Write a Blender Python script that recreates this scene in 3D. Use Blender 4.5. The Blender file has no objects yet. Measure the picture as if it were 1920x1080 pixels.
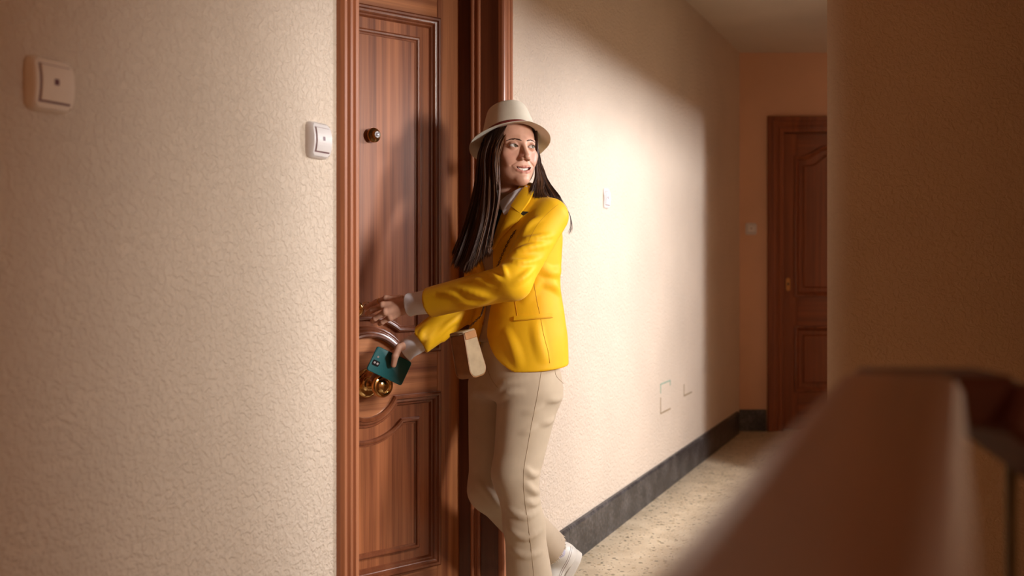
import bpy, math, random
import numpy as np
from mathutils import Vector, Matrix

# ------------------------------------------------------------------ camera, world, light, exposure
SC = bpy.context.scene
COL = SC.collection
CAMH, HY, FPX = 1.18, 494.0, 1900.0
cam_d = bpy.data.cameras.new('camera')
cam = bpy.data.objects.new('camera', cam_d); COL.objects.link(cam)
cam.location = (0, 0, CAMH); cam.rotation_euler = (math.pi/2, 0, 0)
cam_d.sensor_width = 36.0; cam_d.lens = 36.0*FPX/1920.0
cam_d.shift_x = 0.0; cam_d.shift_y = (HY-540.0)/1920.0
cam_d.clip_start = 0.01
cam_d.dof.use_dof = True; cam_d.dof.focus_distance = 3.05; cam_d.dof.aperture_fstop = 2.6
SC.camera = cam
vs = SC.view_settings
vs.view_transform = 'Standard'; vs.look = 'None'; vs.gamma = 1.0; vs.use_curve_mapping = False
vs.exposure = 0.0

world = bpy.data.worlds.new('landing_ambience'); SC.world = world
world.use_nodes = True
bg = world.node_tree.nodes['Background']
bg.inputs[0].default_value = (1.0, 0.41, 0.18, 1); bg.inputs[1].default_value = 0.36

ANG = math.atan(832.0/FPX)                    # direction of the corridor
WORG = Vector((-1.5225, 0, 0))
WROT = math.pi/2 - ANG
WM = Matrix.Translation(WORG) @ Matrix.Rotation(WROT, 4, 'Z')   # wall frame: x along wall, y into wall, z up
def wl(x, y, z): return WM @ Vector((x, y, z))

def area_light(name, loc, target, sx, sy, power, color, spread=180):
    l = bpy.data.lights.new(name, 'AREA'); l.shape = 'RECTANGLE'; l.size = sx; l.size_y = sy
    l.energy = power; l.color = color; l.spread = math.radians(spread)
    o = bpy.data.objects.new(name, l); COL.objects.link(o); o.location = loc
    o.rotation_euler = (Vector(target)-Vector(loc)).to_track_quat('-Z', 'Z').to_euler()
    return o
area_light('window_daylight', wl(5.02, -2.62, 2.05), wl(4.6, 0, 0.75), 0.60, 0.8, 180, (0.98, 0.97, 1.0))
area_light('stair_fill_lamp', (2.40, 1.25, 1.80), (0.12, 3.15, 1.10), 0.34, 0.7, 19, (1.0, 0.95, 0.88), 68)  # added fill lamp out of view; no stair window is built for it

# ------------------------------------------------------------------ helpers
def P(px, py, Z):
    return np.array([(px-960.0)/FPX*Z, Z, CAMH-(py-HY)/FPX*Z])

def mesh_obj(name, V, F, mat, parent=None, smooth=False, colors=None):
    me = bpy.data.meshes.new(name)
    V = np.asarray(V, dtype=np.float32)
    if isinstance(F, np.ndarray):
        n, k = F.shape
        me.vertices.add(len(V)); me.vertices.foreach_set('co', V.ravel())
        me.loops.add(n*k); me.loops.foreach_set('vertex_index', F.astype(np.int32).ravel())
        me.polygons.add(n); me.polygons.foreach_set('loop_start', np.arange(0, n*k, k, dtype=np.int32))
        me.update(calc_edges=True); me.validate()
    else:
        me.from_pydata([tuple(map(float, v)) for v in V], [], F); me.update()
    if smooth:
        me.polygons.foreach_set('use_smooth', [True]*len(me.polygons))
    if colors is not None:
        a = me.color_attributes.new('Col', 'FLOAT_COLOR', 'POINT')
        c = np.ones((len(V), 4), dtype=np.float32); c[:, :3] = colors
        a.data.foreach_set('color', c.ravel())
    if mat: me.materials.append(mat)
    o = bpy.data.objects.new(name, me); COL.objects.link(o)
    if parent: o.parent = parent
    return o

class MB:
    """collects shapes into one mesh"""
    def __init__(s): s.v = []; s.f = []
    def add(s, V, F):
        b = len(s.v); s.v += [tuple(map(float, p)) for p in V]; s.f += [tuple(int(i)+b for i in q) for q in F]; return s
    def box(s, x0, x1, y0, y1, z0, z1, bev=0.0):
        if bev > 0:
            b = min(bev, (x1-x0)/2.01, (y1-y0)/2.01, (z1-z0)/2.01)
            V = []; 
            for (sx, X) in ((1, x0), (-1, x1)):
                for (sy, Y) in ((1, y0), (-1, y1)):
                    for (sz, Z) in ((1, z0), (-1, z1)):
                        V += [(X, Y+sy*b, Z+sz*b), (X+sx*b, Y, Z+sz*b), (X+sx*b, Y+sy*b, Z)]
            import bmesh
            bm = bmesh.new()
            for p in V: bm.verts.new(p)
            bmesh.ops.convex_hull(bm, input=bm.verts)
            bmesh.ops.dissolve_limit(bm, angle_limit=0.01, verts=bm.verts, edges=bm.edges)
            bm.verts.index_update()
            s.add([v.co[:] for v in bm.verts], [[v.index for v in f.verts] for f in bm.faces]); bm.free()
            return s
        V = [(x0,y0,z0),(x1,y0,z0),(x1,y1,z0),(x0,y1,z0),(x0,y0,z1),(x1,y0,z1),(x1,y1,z1),(x0,y1,z1)]
        return s.add(V, [(0,3,2,1),(4,5,6,7),(0,1,5,4),(1,2,6,5),(2,3,7,6),(3,0,4,7)])
    def tube(s, pts, r, n=8, cap=True, closed=False):
        pts = [np.array(p, dtype=float) for p in pts]; m = len(pts)
        rr = r if hasattr(r, '__len__') else [r]*m
        V = []; F = []
        up = np.array([0, 0, 1.0]); prev = None
        for i, p in enumerate(pts):
            if closed: t = pts[(i+1) % m]-pts[i-1]
            else: t = pts[min(i+1, m-1)]-pts[max(i-1, 0)]
            t = t/(np.linalg.norm(t)+1e-12)
            if prev is None:
                a = up if abs(t[2]) < .9 else np.array([1.0, 0, 0])
                u = np.cross(t, a)
            else: u = prev-t*np.dot(prev, t)
            u /= np.linalg.norm(u)+1e-12; prev = u; w = np.cross(t, u)
            for k in range(n):
                an = 2*math.pi*k/n
                V.append(p+rr[i]*(math.cos(an)*u+math.sin(an)*w))
        for i in range(m if closed else m-1):
            j = (i+1) % m
            for k in range(n):
                F.append((i*n+k, i*n+(k+1) % n, j*n+(k+1) % n, j*n+k))
        if cap and not closed:
            F.append(tuple(range(n-1, -1, -1))); F.append(tuple((m-1)*n+k for k in range(n)))
        return s.add(V, F)
    def lathe(s, prof, n=32, M=None):
        """prof: (radius, height) along +z of M"""
        V = []; F = []
        for (r, h) in prof:
            for k in range(n):
                a = 2*math.pi*k/n; p = Vector((r*math.cos(a), r*math.sin(a), h))
                V.append((M @ p)[:] if M else p[:])
        for i in range(len(prof)-1):
            for k in range(n):
                F.append((i*n+k, i*n+(k+1) % n, (i+1)*n+(k+1) % n, (i+1)*n+k))
        if prof[0][0] > 1e-6: F.append(tuple(range(n-1, -1, -1)))
        if prof[-1][0] > 1e-6: F.append(tuple((len(prof)-1)*n+k for k in range(n)))
        return s.add(V, F)
    def sweep(s, path, prof, closed, to3):
        """mitred sweep: path of 2D points, prof of (offset to the left of travel, height)"""
        path = [np.array(p, dtype=float) for p in path]; m = len(path); V = []; F = []; k = len(prof)
        for i in range(m):
            a = path[i-1] if (closed or i > 0) else None
            c = path[(i+1) % m] if (closed or i < m-1) else None
            d1 = (path[i]-a) if a is not None else None; d2 = (c-path[i]) if c is not None else None
            if d1 is None: d1 = d2
            if d2 is None: d2 = d1
            d1 = d1/np.linalg.norm(d1); d2 = d2/np.linalg.norm(d2)
            n1 = np.array([-d1[1], d1[0]]); n2 = np.array([-d2[1], d2[0]])
            b = n1+n2; b = b/max(np.dot(b, n1), 0.35)
            for (o, h) in prof:
                q = path[i]+b*o; V.append(to3(q[0], q[1], h))
        for i in range(m if closed else m-1):
            j = (i+1) % m
            for t in range(k-1): F.append((i*k+t, i*k+t+1, j*k+t+1, j*k+t))
        return s.add(V, F)
    def poly_extrude(s, pts, h0, h1, to3):
        n = len(pts)
        V = [to3(p[0], p[1], h0) for p in pts]+[to3(p[0], p[1], h1) for p in pts]
        return s.add(V, [tuple(range(n)), tuple(range(2*n-1, n-1, -1))]+[(i, i+n, (i+1) % n+n, (i+1) % n) for i in range(n)])
    def obj(s, name, mat, parent=None, smooth=False, angle=None):
        import bmesh
        me = bpy.data.meshes.new(name); me.from_pydata(s.v, [], s.f); me.update()
        bm = bmesh.new(); bm.from_mesh(me); bmesh.ops.recalc_face_normals(bm, faces=bm.faces); bm.to_mesh(me); bm.free()
        if smooth: me.polygons.foreach_set('use_smooth', [True]*len(me.polygons))
        if angle: me.set_sharp_from_angle(angle=math.radians(angle))
        if mat: me.materials.append(mat)
        o = bpy.data.objects.new(name, me); COL.objects.link(o)
        if parent: o.parent = parent
        return o

def tag(o, label=None, cat=None, group=None, kind=None):
    if label: o['label'] = label
    if cat: o['category'] = cat
    if group: o['group'] = group
    if kind: o['kind'] = kind
    return o
def empty(name, loc=(0, 0, 0), rz=0.0):
    o = bpy.data.objects.new(name, None); COL.objects.link(o); o.location = loc; o.rotation_euler = (0, 0, rz)
    o.empty_display_size = .1
    return o
def struct(o, label=None, cat=None):
    return tag(o, label, cat, None, 'structure')

# ------------------------------------------------------------------ materials
MATS = {}
def new_mat(name):
    m = bpy.data.materials.new(name); m.use_nodes = True; nt = m.node_tree
    b = nt.nodes['Principled BSDF']; MATS[name] = m
    return m, nt, b
def N(nt, t, **kw):
    n = nt.nodes.new(t)
    for k, v in kw.items():
        if k == 'ins':
            for a, c in v.items(): n.inputs[a].default_value = c
        else: setattr(n, k, v)
    return n
def L(nt, a, b): nt.links.new(a, b)
def ramp(nt, fac, stops):
    r = nt.nodes.new('ShaderNodeValToRGB'); e = r.color_ramp.elements
    e[0].position, e[0].color = stops[0][0], (*stops[0][1], 1)
    e[1].position, e[1].color = stops[-1][0], (*stops[-1][1], 1)
    for p, c in stops[1:-1]:
        x = e.new(p); x.color = (*c, 1)
    L(nt, fac, r.inputs[0]); return r.outputs[0]
def coords(nt, scale=(1, 1, 1), rot=(0, 0, 0), kind='Object'):
    tc = N(nt, 'ShaderNodeTexCoord'); mp = N(nt, 'ShaderNodeMapping')
    mp.inputs['Scale'].default_value = scale; mp.inputs['Rotation'].default_value = rot
    L(nt, tc.outputs[kind], mp.inputs[0]); return mp.outputs[0]
def bump(nt, b, height, strength, dist):
    n = N(nt, 'ShaderNodeBump', ins={'Strength': strength, 'Distance': dist}); L(nt, height, n.inputs['Height']); L(nt, n.outputs[0], b.inputs['Normal']); return n
def simple(name, col, rough=.5, metal=0.0, noise=0.0, nscale=40, bmp=0.0, bscale=300, coat=0.0, spec=None, vary=.12):
    m, nt, b = new_mat(name)
    b.inputs['Roughness'].default_value = rough; b.inputs['Metallic'].default_value = metal
    if coat: b.inputs['Coat Weight'].default_value = coat; b.inputs['Coat Roughness'].default_value = .12
    if spec is not None: b.inputs['Specular IOR Level'].default_value = spec
    v = coords(nt)
    nz = N(nt, 'ShaderNodeTexNoise', ins={'Scale': nscale, 'Detail': 4.0}); L(nt, v, nz.inputs['Vector'])
    c = ramp(nt, nz.outputs[0], [(.3, tuple(x*(1-vary) for x in col)), (.7, tuple(min(1, x*(1+vary)) for x in col))])
    L(nt, c, b.inputs['Base Color'])
    if bmp:
        n2 = N(nt, 'ShaderNodeTexNoise', ins={'Scale': bscale, 'Detail': 3.0}); L(nt, v, n2.inputs['Vector'])
        bump(nt, b, n2.outputs[0], bmp, .002)
    return m

def wood(name, dark, light, axis='z', rough=.3, coat=.4, stripe=26.0):
    m, nt, b = new_mat(name)
    sc = {'z': (stripe, stripe, .55), 'x': (.55, stripe, stripe), 'y': (stripe, .55, stripe)}[axis]
    v = coords(nt, sc)
    n1 = N(nt, 'ShaderNodeTexNoise', ins={'Scale': 1.0, 'Detail': 3.0, 'Roughness': .55, 'Distortion': .6}); L(nt, v, n1.inputs['Vector'])
    v2 = coords(nt, tuple(c*9 for c in sc))
    n2 = N(nt, 'ShaderNodeTexNoise', ins={'Scale': 1.0, 'Detail': 2.0}); L(nt, v2, n2.inputs['Vector'])
    mx = N(nt, 'ShaderNodeMath', operation='MULTIPLY_ADD', ins={1: .30, 2: -.15}); L(nt, n2.outputs[0], mx.inputs[0])
    ad = N(nt, 'ShaderNodeMath', operation='ADD'); L(nt, n1.outputs[0], ad.inputs[0]); L(nt, mx.outputs[0], ad.inputs[1])
    mid = tuple((a+c)/2 for a, c in zip(dark, light))
    c = ramp(nt, ad.outputs[0], [(.30, dark), (.5, mid), (.72, light)])
    L(nt, c, b.inputs['Base Color'])
    b.inputs['Roughness'].default_value = rough
    b.inputs['Coat Weight'].default_value = coat; b.inputs['Coat Roughness'].default_value = .22
    bump(nt, b, ad.outputs[0], .10, .001)
    return m

def stucco(name, col, scale=95, strength=.6, dist=.004, vary=.05):
    m, nt, b = new_mat(name)
    v = coords(nt)
    nz = N(nt, 'ShaderNodeTexNoise', ins={'Scale': scale, 'Detail': 3.0, 'Roughness': .5, 'Distortion': .8}); L(nt, v, nz.inputs['Vector'])
    r = ramp(nt, nz.outputs[0], [(.40, (0, 0, 0)), (.62, (1, 1, 1))])
    big = N(nt, 'ShaderNodeTexNoise', ins={'Scale': 2.2, 'Detail': 3.0}); L(nt, v, big.inputs['Vector'])
    c = ramp(nt, big.outputs[0], [(.3, tuple(x*(1-vary) for x in col)), (.7, tuple(min(1, x*(1+vary)) for x in col))])
    L(nt, c, b.inputs['Base Color']); b.inputs['Roughness'].default_value = .62
    b.inputs['Specular IOR Level'].default_value = .3
    bump(nt, b, r, strength, dist)
    return m

M_wall = stucco('cream_stucco', (.70, .59, .48), 72, .62, .005)
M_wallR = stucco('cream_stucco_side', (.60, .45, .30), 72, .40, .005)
M_ceil = stucco('ceiling_paint', (.66, .57, .46), 60, .05, .002)
M_wfar = stucco('peach_wall_paint', (.70, .42, .27), 80, .15, .003)
M_door = wood('door_sapele', (.20, .052, .016), (.58, .23, .088), 'z', .36, .4, 34)
M_doorx = wood('door_sapele_cross', (.20, .052, .016), (.58, .23, .088), 'x', .36, .4, 34)
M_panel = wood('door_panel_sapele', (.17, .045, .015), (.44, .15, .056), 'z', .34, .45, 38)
M_mould = wood('door_moulding_wood', (.16, .042, .016), (.27, .085, .034), 'z', .28, .6, 20)
M_frame = wood('frame_wood', (.26, .080, .030), (.46, .175, .078), 'z', .48, .15, 24)
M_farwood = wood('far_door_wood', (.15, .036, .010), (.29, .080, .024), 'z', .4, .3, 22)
M_rail = wood('handrail_wood', (.22, .070, .025), (.38, .135, .052), 'y', .38, .25, 20)
M_raild = wood('handrail_dark_wood', (.05, .008, .003), (.11, .020, .007), 'x', .55, .05, 20)
M_brass = simple('polished_brass', (.72, .47, .20), .14, 1.0, vary=.06)
M_brassd = simple('aged_brass', (.42, .26, .10), .28, 1.0, vary=.15)
M_glass = simple('peephole_glass', (.65, .66, .72), .05, .6, vary=.3, nscale=160)
M_dark = simple('dark_recess', (.02, .015, .012), .6)
M_iron = simple('dark_iron', (.12, .10, .06), .4, .8)
M_plast = simple('switch_plastic', (.74, .70, .69), .28, vary=.02)
M_plastw = simple('switch_plastic_warm', (.86, .76, .66), .28, vary=.02)
M_ind = simple('switch_indicator', (.16, .07, .10), .3)
M_gasket = simple('switch_gap', (.20, .10, .11), .5)

def terrazzo():
    m, nt, b = new_mat('terrazzo_floor')
    v = coords(nt)
    base = N(nt, 'ShaderNodeTexNoise', ins={'Scale': 9.0, 'Detail': 4.0}); L(nt, v, base.inputs['Vector'])
    cb = ramp(nt, base.outputs[0], [(.3, (.50, .40, .27)), (.7, (.66, .55, .39))])
    prev = cb
    for (sc, th, cols, seed) in ((46, .24, [(.10, .09, .06), (.28, .22, .13), (.13, .14, .10), (.45, .33, .18)], 0.0), (90, .20, [(.24, .19, .12), (.72, .64, .5), (.36, .27, .16), (.14, .12, .09)], 5.3)):
        of = N(nt, 'ShaderNodeVectorMath', operation='ADD'); of.inputs[1].default_value = (seed, seed*.7, seed*.3); L(nt, v, of.inputs[0])
        dn = N(nt, 'ShaderNodeTexNoise', ins={'Scale': sc*1.5, 'Detail': 1.0}); L(nt, of.outputs[0], dn.inputs['Vector'])
        mxv = N(nt, 'ShaderNodeVectorMath', operation='MULTIPLY_ADD'); mxv.inputs[1].default_value = (.012,)*3; L(nt, dn.outputs['Color'], mxv.inputs[0]); L(nt, of.outputs[0], mxv.inputs[2])
        vo = N(nt, 'ShaderNodeTexVoronoi', ins={'Scale': float(sc)}); L(nt, mxv.outputs[0], vo.inputs['Vector'])
        sep = N(nt, 'ShaderNodeSeparateColor'); L(nt, vo.outputs['Color'], sep.inputs[0])
        cc = ramp(nt, sep.outputs[0], [(.0, cols[0]), (.35, cols[1]), (.65, cols[2]), (1., cols[3])])
        # chip size differs from cell to cell, many cells have none
        siz = N(nt, 'ShaderNodeMath', operation='MULTIPLY_ADD', ins={1: .55, 2: -.12}); L(nt, sep.outputs[1], siz.inputs[0])
        lt = N(nt, 'ShaderNodeMath', operation='LESS_THAN'); L(nt, vo.outputs['Distance'], lt.inputs[0]); L(nt, siz.outputs[0], lt.inputs[1])
        mix = N(nt, 'ShaderNodeMix', data_type='RGBA'); L(nt, lt.outputs[0], mix.inputs[0]); L(nt, prev, mix.inputs[6]); L(nt, cc, mix.inputs[7])
        prev = mix.outputs[2]
    L(nt, prev, b.inputs['Base Color']); b.inputs['Roughness'].default_value = .38
    return m
M_floor = terrazzo()

def granite():
    m, nt, b = new_mat('dark_granite')
    v = coords(nt)
    n1 = N(nt, 'ShaderNodeTexNoise', ins={'Scale': 60.0, 'Detail': 6.0, 'Roughness': .7}); L(nt, v, n1.inputs['Vector'])
    n2 = N(nt, 'ShaderNodeTexNoise', ins={'Scale': 9.0, 'Detail': 3.0}); L(nt, v, n2.inputs['Vector'])
    ad = N(nt, 'ShaderNodeMath', operation='MULTIPLY_ADD', ins={1: .5, 2: 0.0}); L(nt, n2.outputs[0], ad.inputs[0]); L(nt, n1.outputs[0], ad.inputs[2])
    c = ramp(nt, ad.outputs[0], [(.5, (.014, .013, .014)), (.72, (.038, .036, .037)), (.95, (.12, .112, .110))])
    L(nt, c, b.inputs['Base Color']); b.inputs['Roughness'].default_value = .4
    return m
M_gran = granite()

# ------------------------------------------------------------------ room shell
CEIL = 2.665
mb = MB(); mb.box(-3.6, 5.0, -2.6, 9.2, -.12, 0.0); struct(mb.obj('floor', M_floor))
mb = MB(); mb.box(-3.6, 5.0, -2.6, 9.2, CEIL, CEIL+.12); struct(mb.obj('ceiling', M_ceil))

PROT = .022                                                        # how far casings stand proud of the wall
def wx(px, y=0.0):
    """distance along the corridor wall of the pixel column px, at depth y of the wall frame"""
    k = (px-960.0)/FPX; s, c = math.sin(ANG), math.cos(ANG)
    # world X = WORG.x + x*s - y*c ; Z = x*c + y*s
    return (k*y*s-WORG.x+y*c)/(s-k*c)
CW0, CW1 = wx(645, -PROT), wx(676, -PROT)                          # near casing
CW2, CW3 = wx(945, -PROT), wx(963.5, -PROT)                        # far casing
OPH = 2.115
X_END = 8.05
def local(o):
    o.location = WORG; o.rotation_euler = (0, 0, WROT); return o

mb = MB()
mb.box(-2.4, CW0+.03, 0, .16, 0, CEIL); mb.box(CW3-.03, X_END, 0, .16, 0, CEIL); mb.box(CW0+.03, CW3-.03, 0, .16, OPH+.05, CEIL)
wall_left = struct(local(mb.obj('wall_left', M_wall)))

# far wall and its door opening
FZ = 7.14
FDX0, FDX1, FDT = 1.909, 2.74, 2.104
mb = MB()
mb.box(1.2, FDX0-.02, FZ, FZ+.15, 0, CEIL); mb.box(FDX1+.02, 4.9, FZ, FZ+.15, 0, CEIL); mb.box(FDX0-.02, FDX1+.02, FZ, FZ+.15, FDT+.02, CEIL)
struct(mb.obj('wall_far', M_wfar))

# wall on the right with its free end beside the corridor
RZ, RX = 2.72, (1551-960)/FPX*2.72
mb = MB(); mb.poly_extrude([(RX, RZ), (4.9, RZ), (4.9, RZ+.14), (RX+.062, RZ+.14), (RX+.003, RZ+.006)], 0, CEIL, lambda u, v, h: (u, v, h)); struct(mb.obj('wall_right', M_wallR))
mb = MB(); mb.box(1.395, 1.535, 2.05, RZ, 0, CEIL, .004); struct(mb.obj('light_block_pier', M_wallR))  # unseen pier, added to keep the stair-side lamp off the right wall
# corridor side wall beyond the window bay, lintel and the wall that holds the stair window
mb = MB(); mb.box(6.10, 7.35, -1.02, -.90, 0, CEIL); struct(local(mb.obj('wall_corridor', M_wfar)))
mb = MB(); mb.poly_extrude([(3.45, -1.17), (6.10, -.93), (6.10, -1.10), (3.45, -1.34)], 1.99, CEIL, lambda u, v, h: (u, v, h)); struct(local(mb.obj('trim_3', M_wall)))
WX0, WX1, WZ0, WZ1, WY = 4.60, 5.40, 1.35, 2.45, -2.20
mb = MB()
mb.box(3.2, WX0, WY-.14, WY, 0, CEIL); mb.box(WX1, 7.3, WY-.14, WY, 0, CEIL)
mb.box(WX0, WX1, WY-.14, WY, 0, WZ0); mb.box(WX0, WX1, WY-.14, WY, WZ1, CEIL)
struct(local(mb.obj('wall_window', M_wall)))
win = struct(local(empty('window_1')), 'white stair window with one mullion in the side wall bay', None)
mb = MB()
mb.box(WX0, WX0+.05, WY-.09, WY-.04, WZ0, WZ1, .004); mb.box(WX1-.05, WX1, WY-.09, WY-.04, WZ0, WZ1, .004)
mb.box(WX0, WX1, WY-.09, WY-.04, WZ0, WZ0+.05, .004); mb.box(WX0, WX1, WY-.09, WY-.04, WZ1-.05, WZ1, .004)
mb.obj('window_frame', M_plast, win)
mb = MB(); mb.box(4.975, 5.025, WY-.09, WY-.04, WZ0+.05, WZ1-.05, .004); mb.obj('mullion', M_plast, win)
mg, nt, b = new_mat('window_glass')
tr = N(nt, 'ShaderNodeBsdfTransparent'); gl = N(nt, 'ShaderNodeBsdfGlossy', ins={'Roughness': .02}); mx = N(nt, 'ShaderNodeMixShader', ins={0: .06})
L(nt, tr.outputs[0], mx.inputs[1]); L(nt, gl.outputs[0], mx.inputs[2]); L(nt, mx.outputs[0], nt.nodes['Material Output'].inputs[0])
for (a, c) in ((WX0+.05, 4.975), (5.025, WX1-.05)):
    mb = MB(); mb.box(a, c, WY-.068, WY-.062, WZ0+.05, WZ1-.05); mb.obj('pane', mg, win)

# baseboards of dark granite
def skirting(name, x0, x1, frame=True):
    mb = MB()
    prof = [(-.0, 0), (-.016, 0), (-.016, .140), (-.010, .150), (0, .152)]
    V = [(x, y, z) for x in (x0, x1) for (y, z) in prof]; k = len(prof)
    mb.add(V, [tuple(range(k)), tuple(range(2*k-1, k-1, -1))]+[(i, (i+1) % k, (i+1) % k+k, i+k) for i in range(k)])
    return mb
base = struct(local(skirting('b', CW3+.002, 4.32).obj('baseboard_left', M_gran)))
for (a, c) in ((4.322, 5.98), (5.982, 7.70)):
    skirting('b', a, c).obj('slab', M_gran, base)
struct(local(skirting('b', -2.4, CW0-.002).obj('baseboard_near', M_gran)))
mb = MB(); mb.box(1.45, 1.79, FZ-.016, FZ, 0, .152, .004); struct(mb.obj('baseboard_far', M_gran))

# ------------------------------------------------------------------ apartment door frame
casing_prof = [(0, 0), (0, .014), (.004, .020), (.010, .022), (.024, .022), (.028, .016), (.034, .016), (.040, .022), (.052, .022), (.057, .015), (.063, .015), (.068, .021), (.080, .021), (.086, .012), (.086, 0)]
def scale_prof(pr, w):
    k = w/pr[-1][0]; return [(o*k, h) for o, h in pr]
trim1 = struct(local(empty('trim_1')), 'reddish wooden frame around the open apartment door', None)
tw = lambda u, v, h: (u, -h, v)
mb = MB(); mb.sweep([(CW1, 0), (CW1, OPH)], scale_prof(casing_prof, CW1-CW0), False, tw)
V = mb
mb.obj('casing', M_frame, trim1)
mb = MB(); mb.sweep([(CW2, OPH), (CW2, 0)], scale_prof(casing_prof, CW3-CW2), False, tw); mb.obj('casing', M_frame, trim1)
mb = MB(); mb.sweep([(CW1-.09, OPH), (CW2+.09, OPH)], casing_prof, False, tw); mb.obj('casing', M_frame, trim1)
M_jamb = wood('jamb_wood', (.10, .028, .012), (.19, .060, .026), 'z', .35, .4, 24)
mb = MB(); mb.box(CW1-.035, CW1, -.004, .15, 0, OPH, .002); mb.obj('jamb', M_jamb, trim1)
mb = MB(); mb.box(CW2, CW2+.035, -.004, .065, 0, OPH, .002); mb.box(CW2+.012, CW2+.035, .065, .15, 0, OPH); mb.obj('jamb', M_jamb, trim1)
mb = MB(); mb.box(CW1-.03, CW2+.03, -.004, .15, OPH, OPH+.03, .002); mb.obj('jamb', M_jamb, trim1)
mb = MB(); mb.tube([(CW2-.002, .070, 0), (CW2-.002, .070, OPH)], .007, 10); mb.tube([(CW2-.004, .092, 0), (CW2-.004, .092, OPH)], .007, 10)
mb.box(CW2-.002, CW2+.03, .066, .10, 0, OPH); mb.obj('door_stop', M_frame, trim1, True, 40)
# dark flat behind the open door
mb = MB()
mb.box(.9, 5.2, 2.3, 2.4, 0, CEIL); mb.box(.9, 1.0, .16, 2.3, 0, CEIL); mb.box(5.1, 5.2, .16, 2.3, 0, CEIL)
struct(local(mb.obj('wall_inside', M_wall)))

# ------------------------------------------------------------------ the open door (hinged on its far side)
HX, HZ = -.1515, 3.4705
DA = math.atan2(.637, .771)                       # heading of the leaf
# door frame: x = along leaf from centre to hinge, y = into the flat, z = up; origin at the middle of the leaf
DM_ = Matrix.Translation(Vector((HX-.771*.40, HZ-.637*.40, 0))) @ Matrix.Rotation(DA, 4, 'Z')
td = lambda u, v, h: (u, -h, v)
door = struct(empty('door_1', DM_.translation, DA), 'reddish sapele entrance door with raised panels, standing ajar', None)
W2, DH, TH = .395, 2.085, .045
UR, LO_T, UP_B, UP_T, LO_B = .277, .747, .892, 1.995, .178
KH = .80
def arc(r, flat, up, n=15):
    """points of an arc round the knob from +x to -x meeting the level 'flat'"""
    dv = flat-KH; xe = math.sqrt(max(r*r-dv*dv, 1e-6)); a0 = math.atan2(abs(dv), xe)
    out = []
    for i in range(n):
        a = a0+(math.pi-2*a0)*i/(n-1)
        out.append((r*math.cos(a), KH+(1 if up else -1)*r*math.sin(a)))
    return out
def upper_path(r, b, t, ra):  # counter-clockwise: bottom left, (arch), bottom right, top right, top left
    return [(-r, b)]+list(reversed(arc(ra, b, True)))+[(r, b), (r, t), (-r, t)]
def lower_path(r, b, t, ra):
    return [(-r, b), (r, b), (r, t)]+arc(ra, t, False)+[(-r, t)]
# stiles
mb = MB(); mb.box(UR-.006, W2, 0, TH, .005, DH, .003); mb.obj('stile', M_door, door)
mb = MB(); mb.box(-W2, -UR+.006, 0, TH, .005, DH, .003); mb.obj('stile', M_door, door)
mb = MB(); mb.box(-UR+.006, UR-.006, 0, TH, UP_T-.006, DH); mb.obj('top_rail', M_doorx, door)
mb = MB(); mb.box(-UR+.006, UR-.006, 0, TH, .005, LO_B+.006); mb.obj('bottom_rail', M_doorx, door)
e = .006
ua = arc(.156, UP_B+e, True); la = arc(.121, LO_T-e, False)
pts = [(UR-e, LO_T-e), (UR-e, UP_B+e)]+ua+[(-UR+e, UP_B+e), (-UR+e, LO_T-e)]+list(reversed(la))
mb = MB(); mb.poly_extrude(pts, 0, -TH, td); mb.obj('lock_rail', M_doorx, door)
# panels
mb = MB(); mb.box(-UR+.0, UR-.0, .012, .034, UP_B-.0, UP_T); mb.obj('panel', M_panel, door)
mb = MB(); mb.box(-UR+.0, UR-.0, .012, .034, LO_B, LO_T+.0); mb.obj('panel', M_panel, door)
# bolection mouldings: offset is towards the panel (left of counter-clockwise travel)
bol = [(-.006, 0), (-.005, .009), (.000, .013), (.006, .012), (.009, .006), (.014, .005), (.018, .002), (.021, -.004), (.026, -.004), (.030, -.010), (.031, -.012)]
bead = [(-.011, -.012), (-.009, -.004), (-.004, -.001), (.001, -.002), (.004, -.007), (.009, -.007), (.012, -.012)]
for path, pr in ((upper_path(UR, UP_B, UP_T, .150), bol), (lower_path(UR, LO_B, LO_T, .115), bol),
                 (upper_path(.197, .967, 1.918, .210), bead), (lower_path(.195, .250, .664, .194), bead)):
    mb = MB(); mb.sweep(path, pr, True, td); mb.obj('moulding', M_mould, door, True, 35)
# raised fields inside the beads
for (path) in (upper_path(.190, .974, 1.911, .216), lower_path(.188, .257, .657, .201)):
    mb = MB(); mb.poly_extrude(path, -.013, -.0085, td); mb.obj('raised_field', M_panel, door)
# centre knob on a round rose
RY = Matrix.Translation(Vector((0, 0, KH))) @ Matrix.Rotation(math.pi/2, 4, 'X')
mb = MB(); mb.lathe([(0, 0.0), (.047, 0), (.047, .003), (.043, .008), (.034, .011), (.026, .010), (.018, .014), (.013, .020), (.012, .054), (.016, .062), (.012, .064), (0, .064)], 40, RY)
kn = mb.obj('door_knob', M_brass, door, True, 50)
mb = MB(); mb.lathe([(.010, 0.0600), (.020, 0.0660), (.0325, 0.0760), (.0365, 0.0860), (.0365, 0.0930), (.033, 0.0990), (.029, 0.1000), (.0265, 0.0970), (.023, 0.0965), (.020, 0.1000), (.014, 0.1030), (0, 0.1035)], 48, RY)
mb.obj('knob_disc', M_brass, kn, True, 45)
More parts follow.
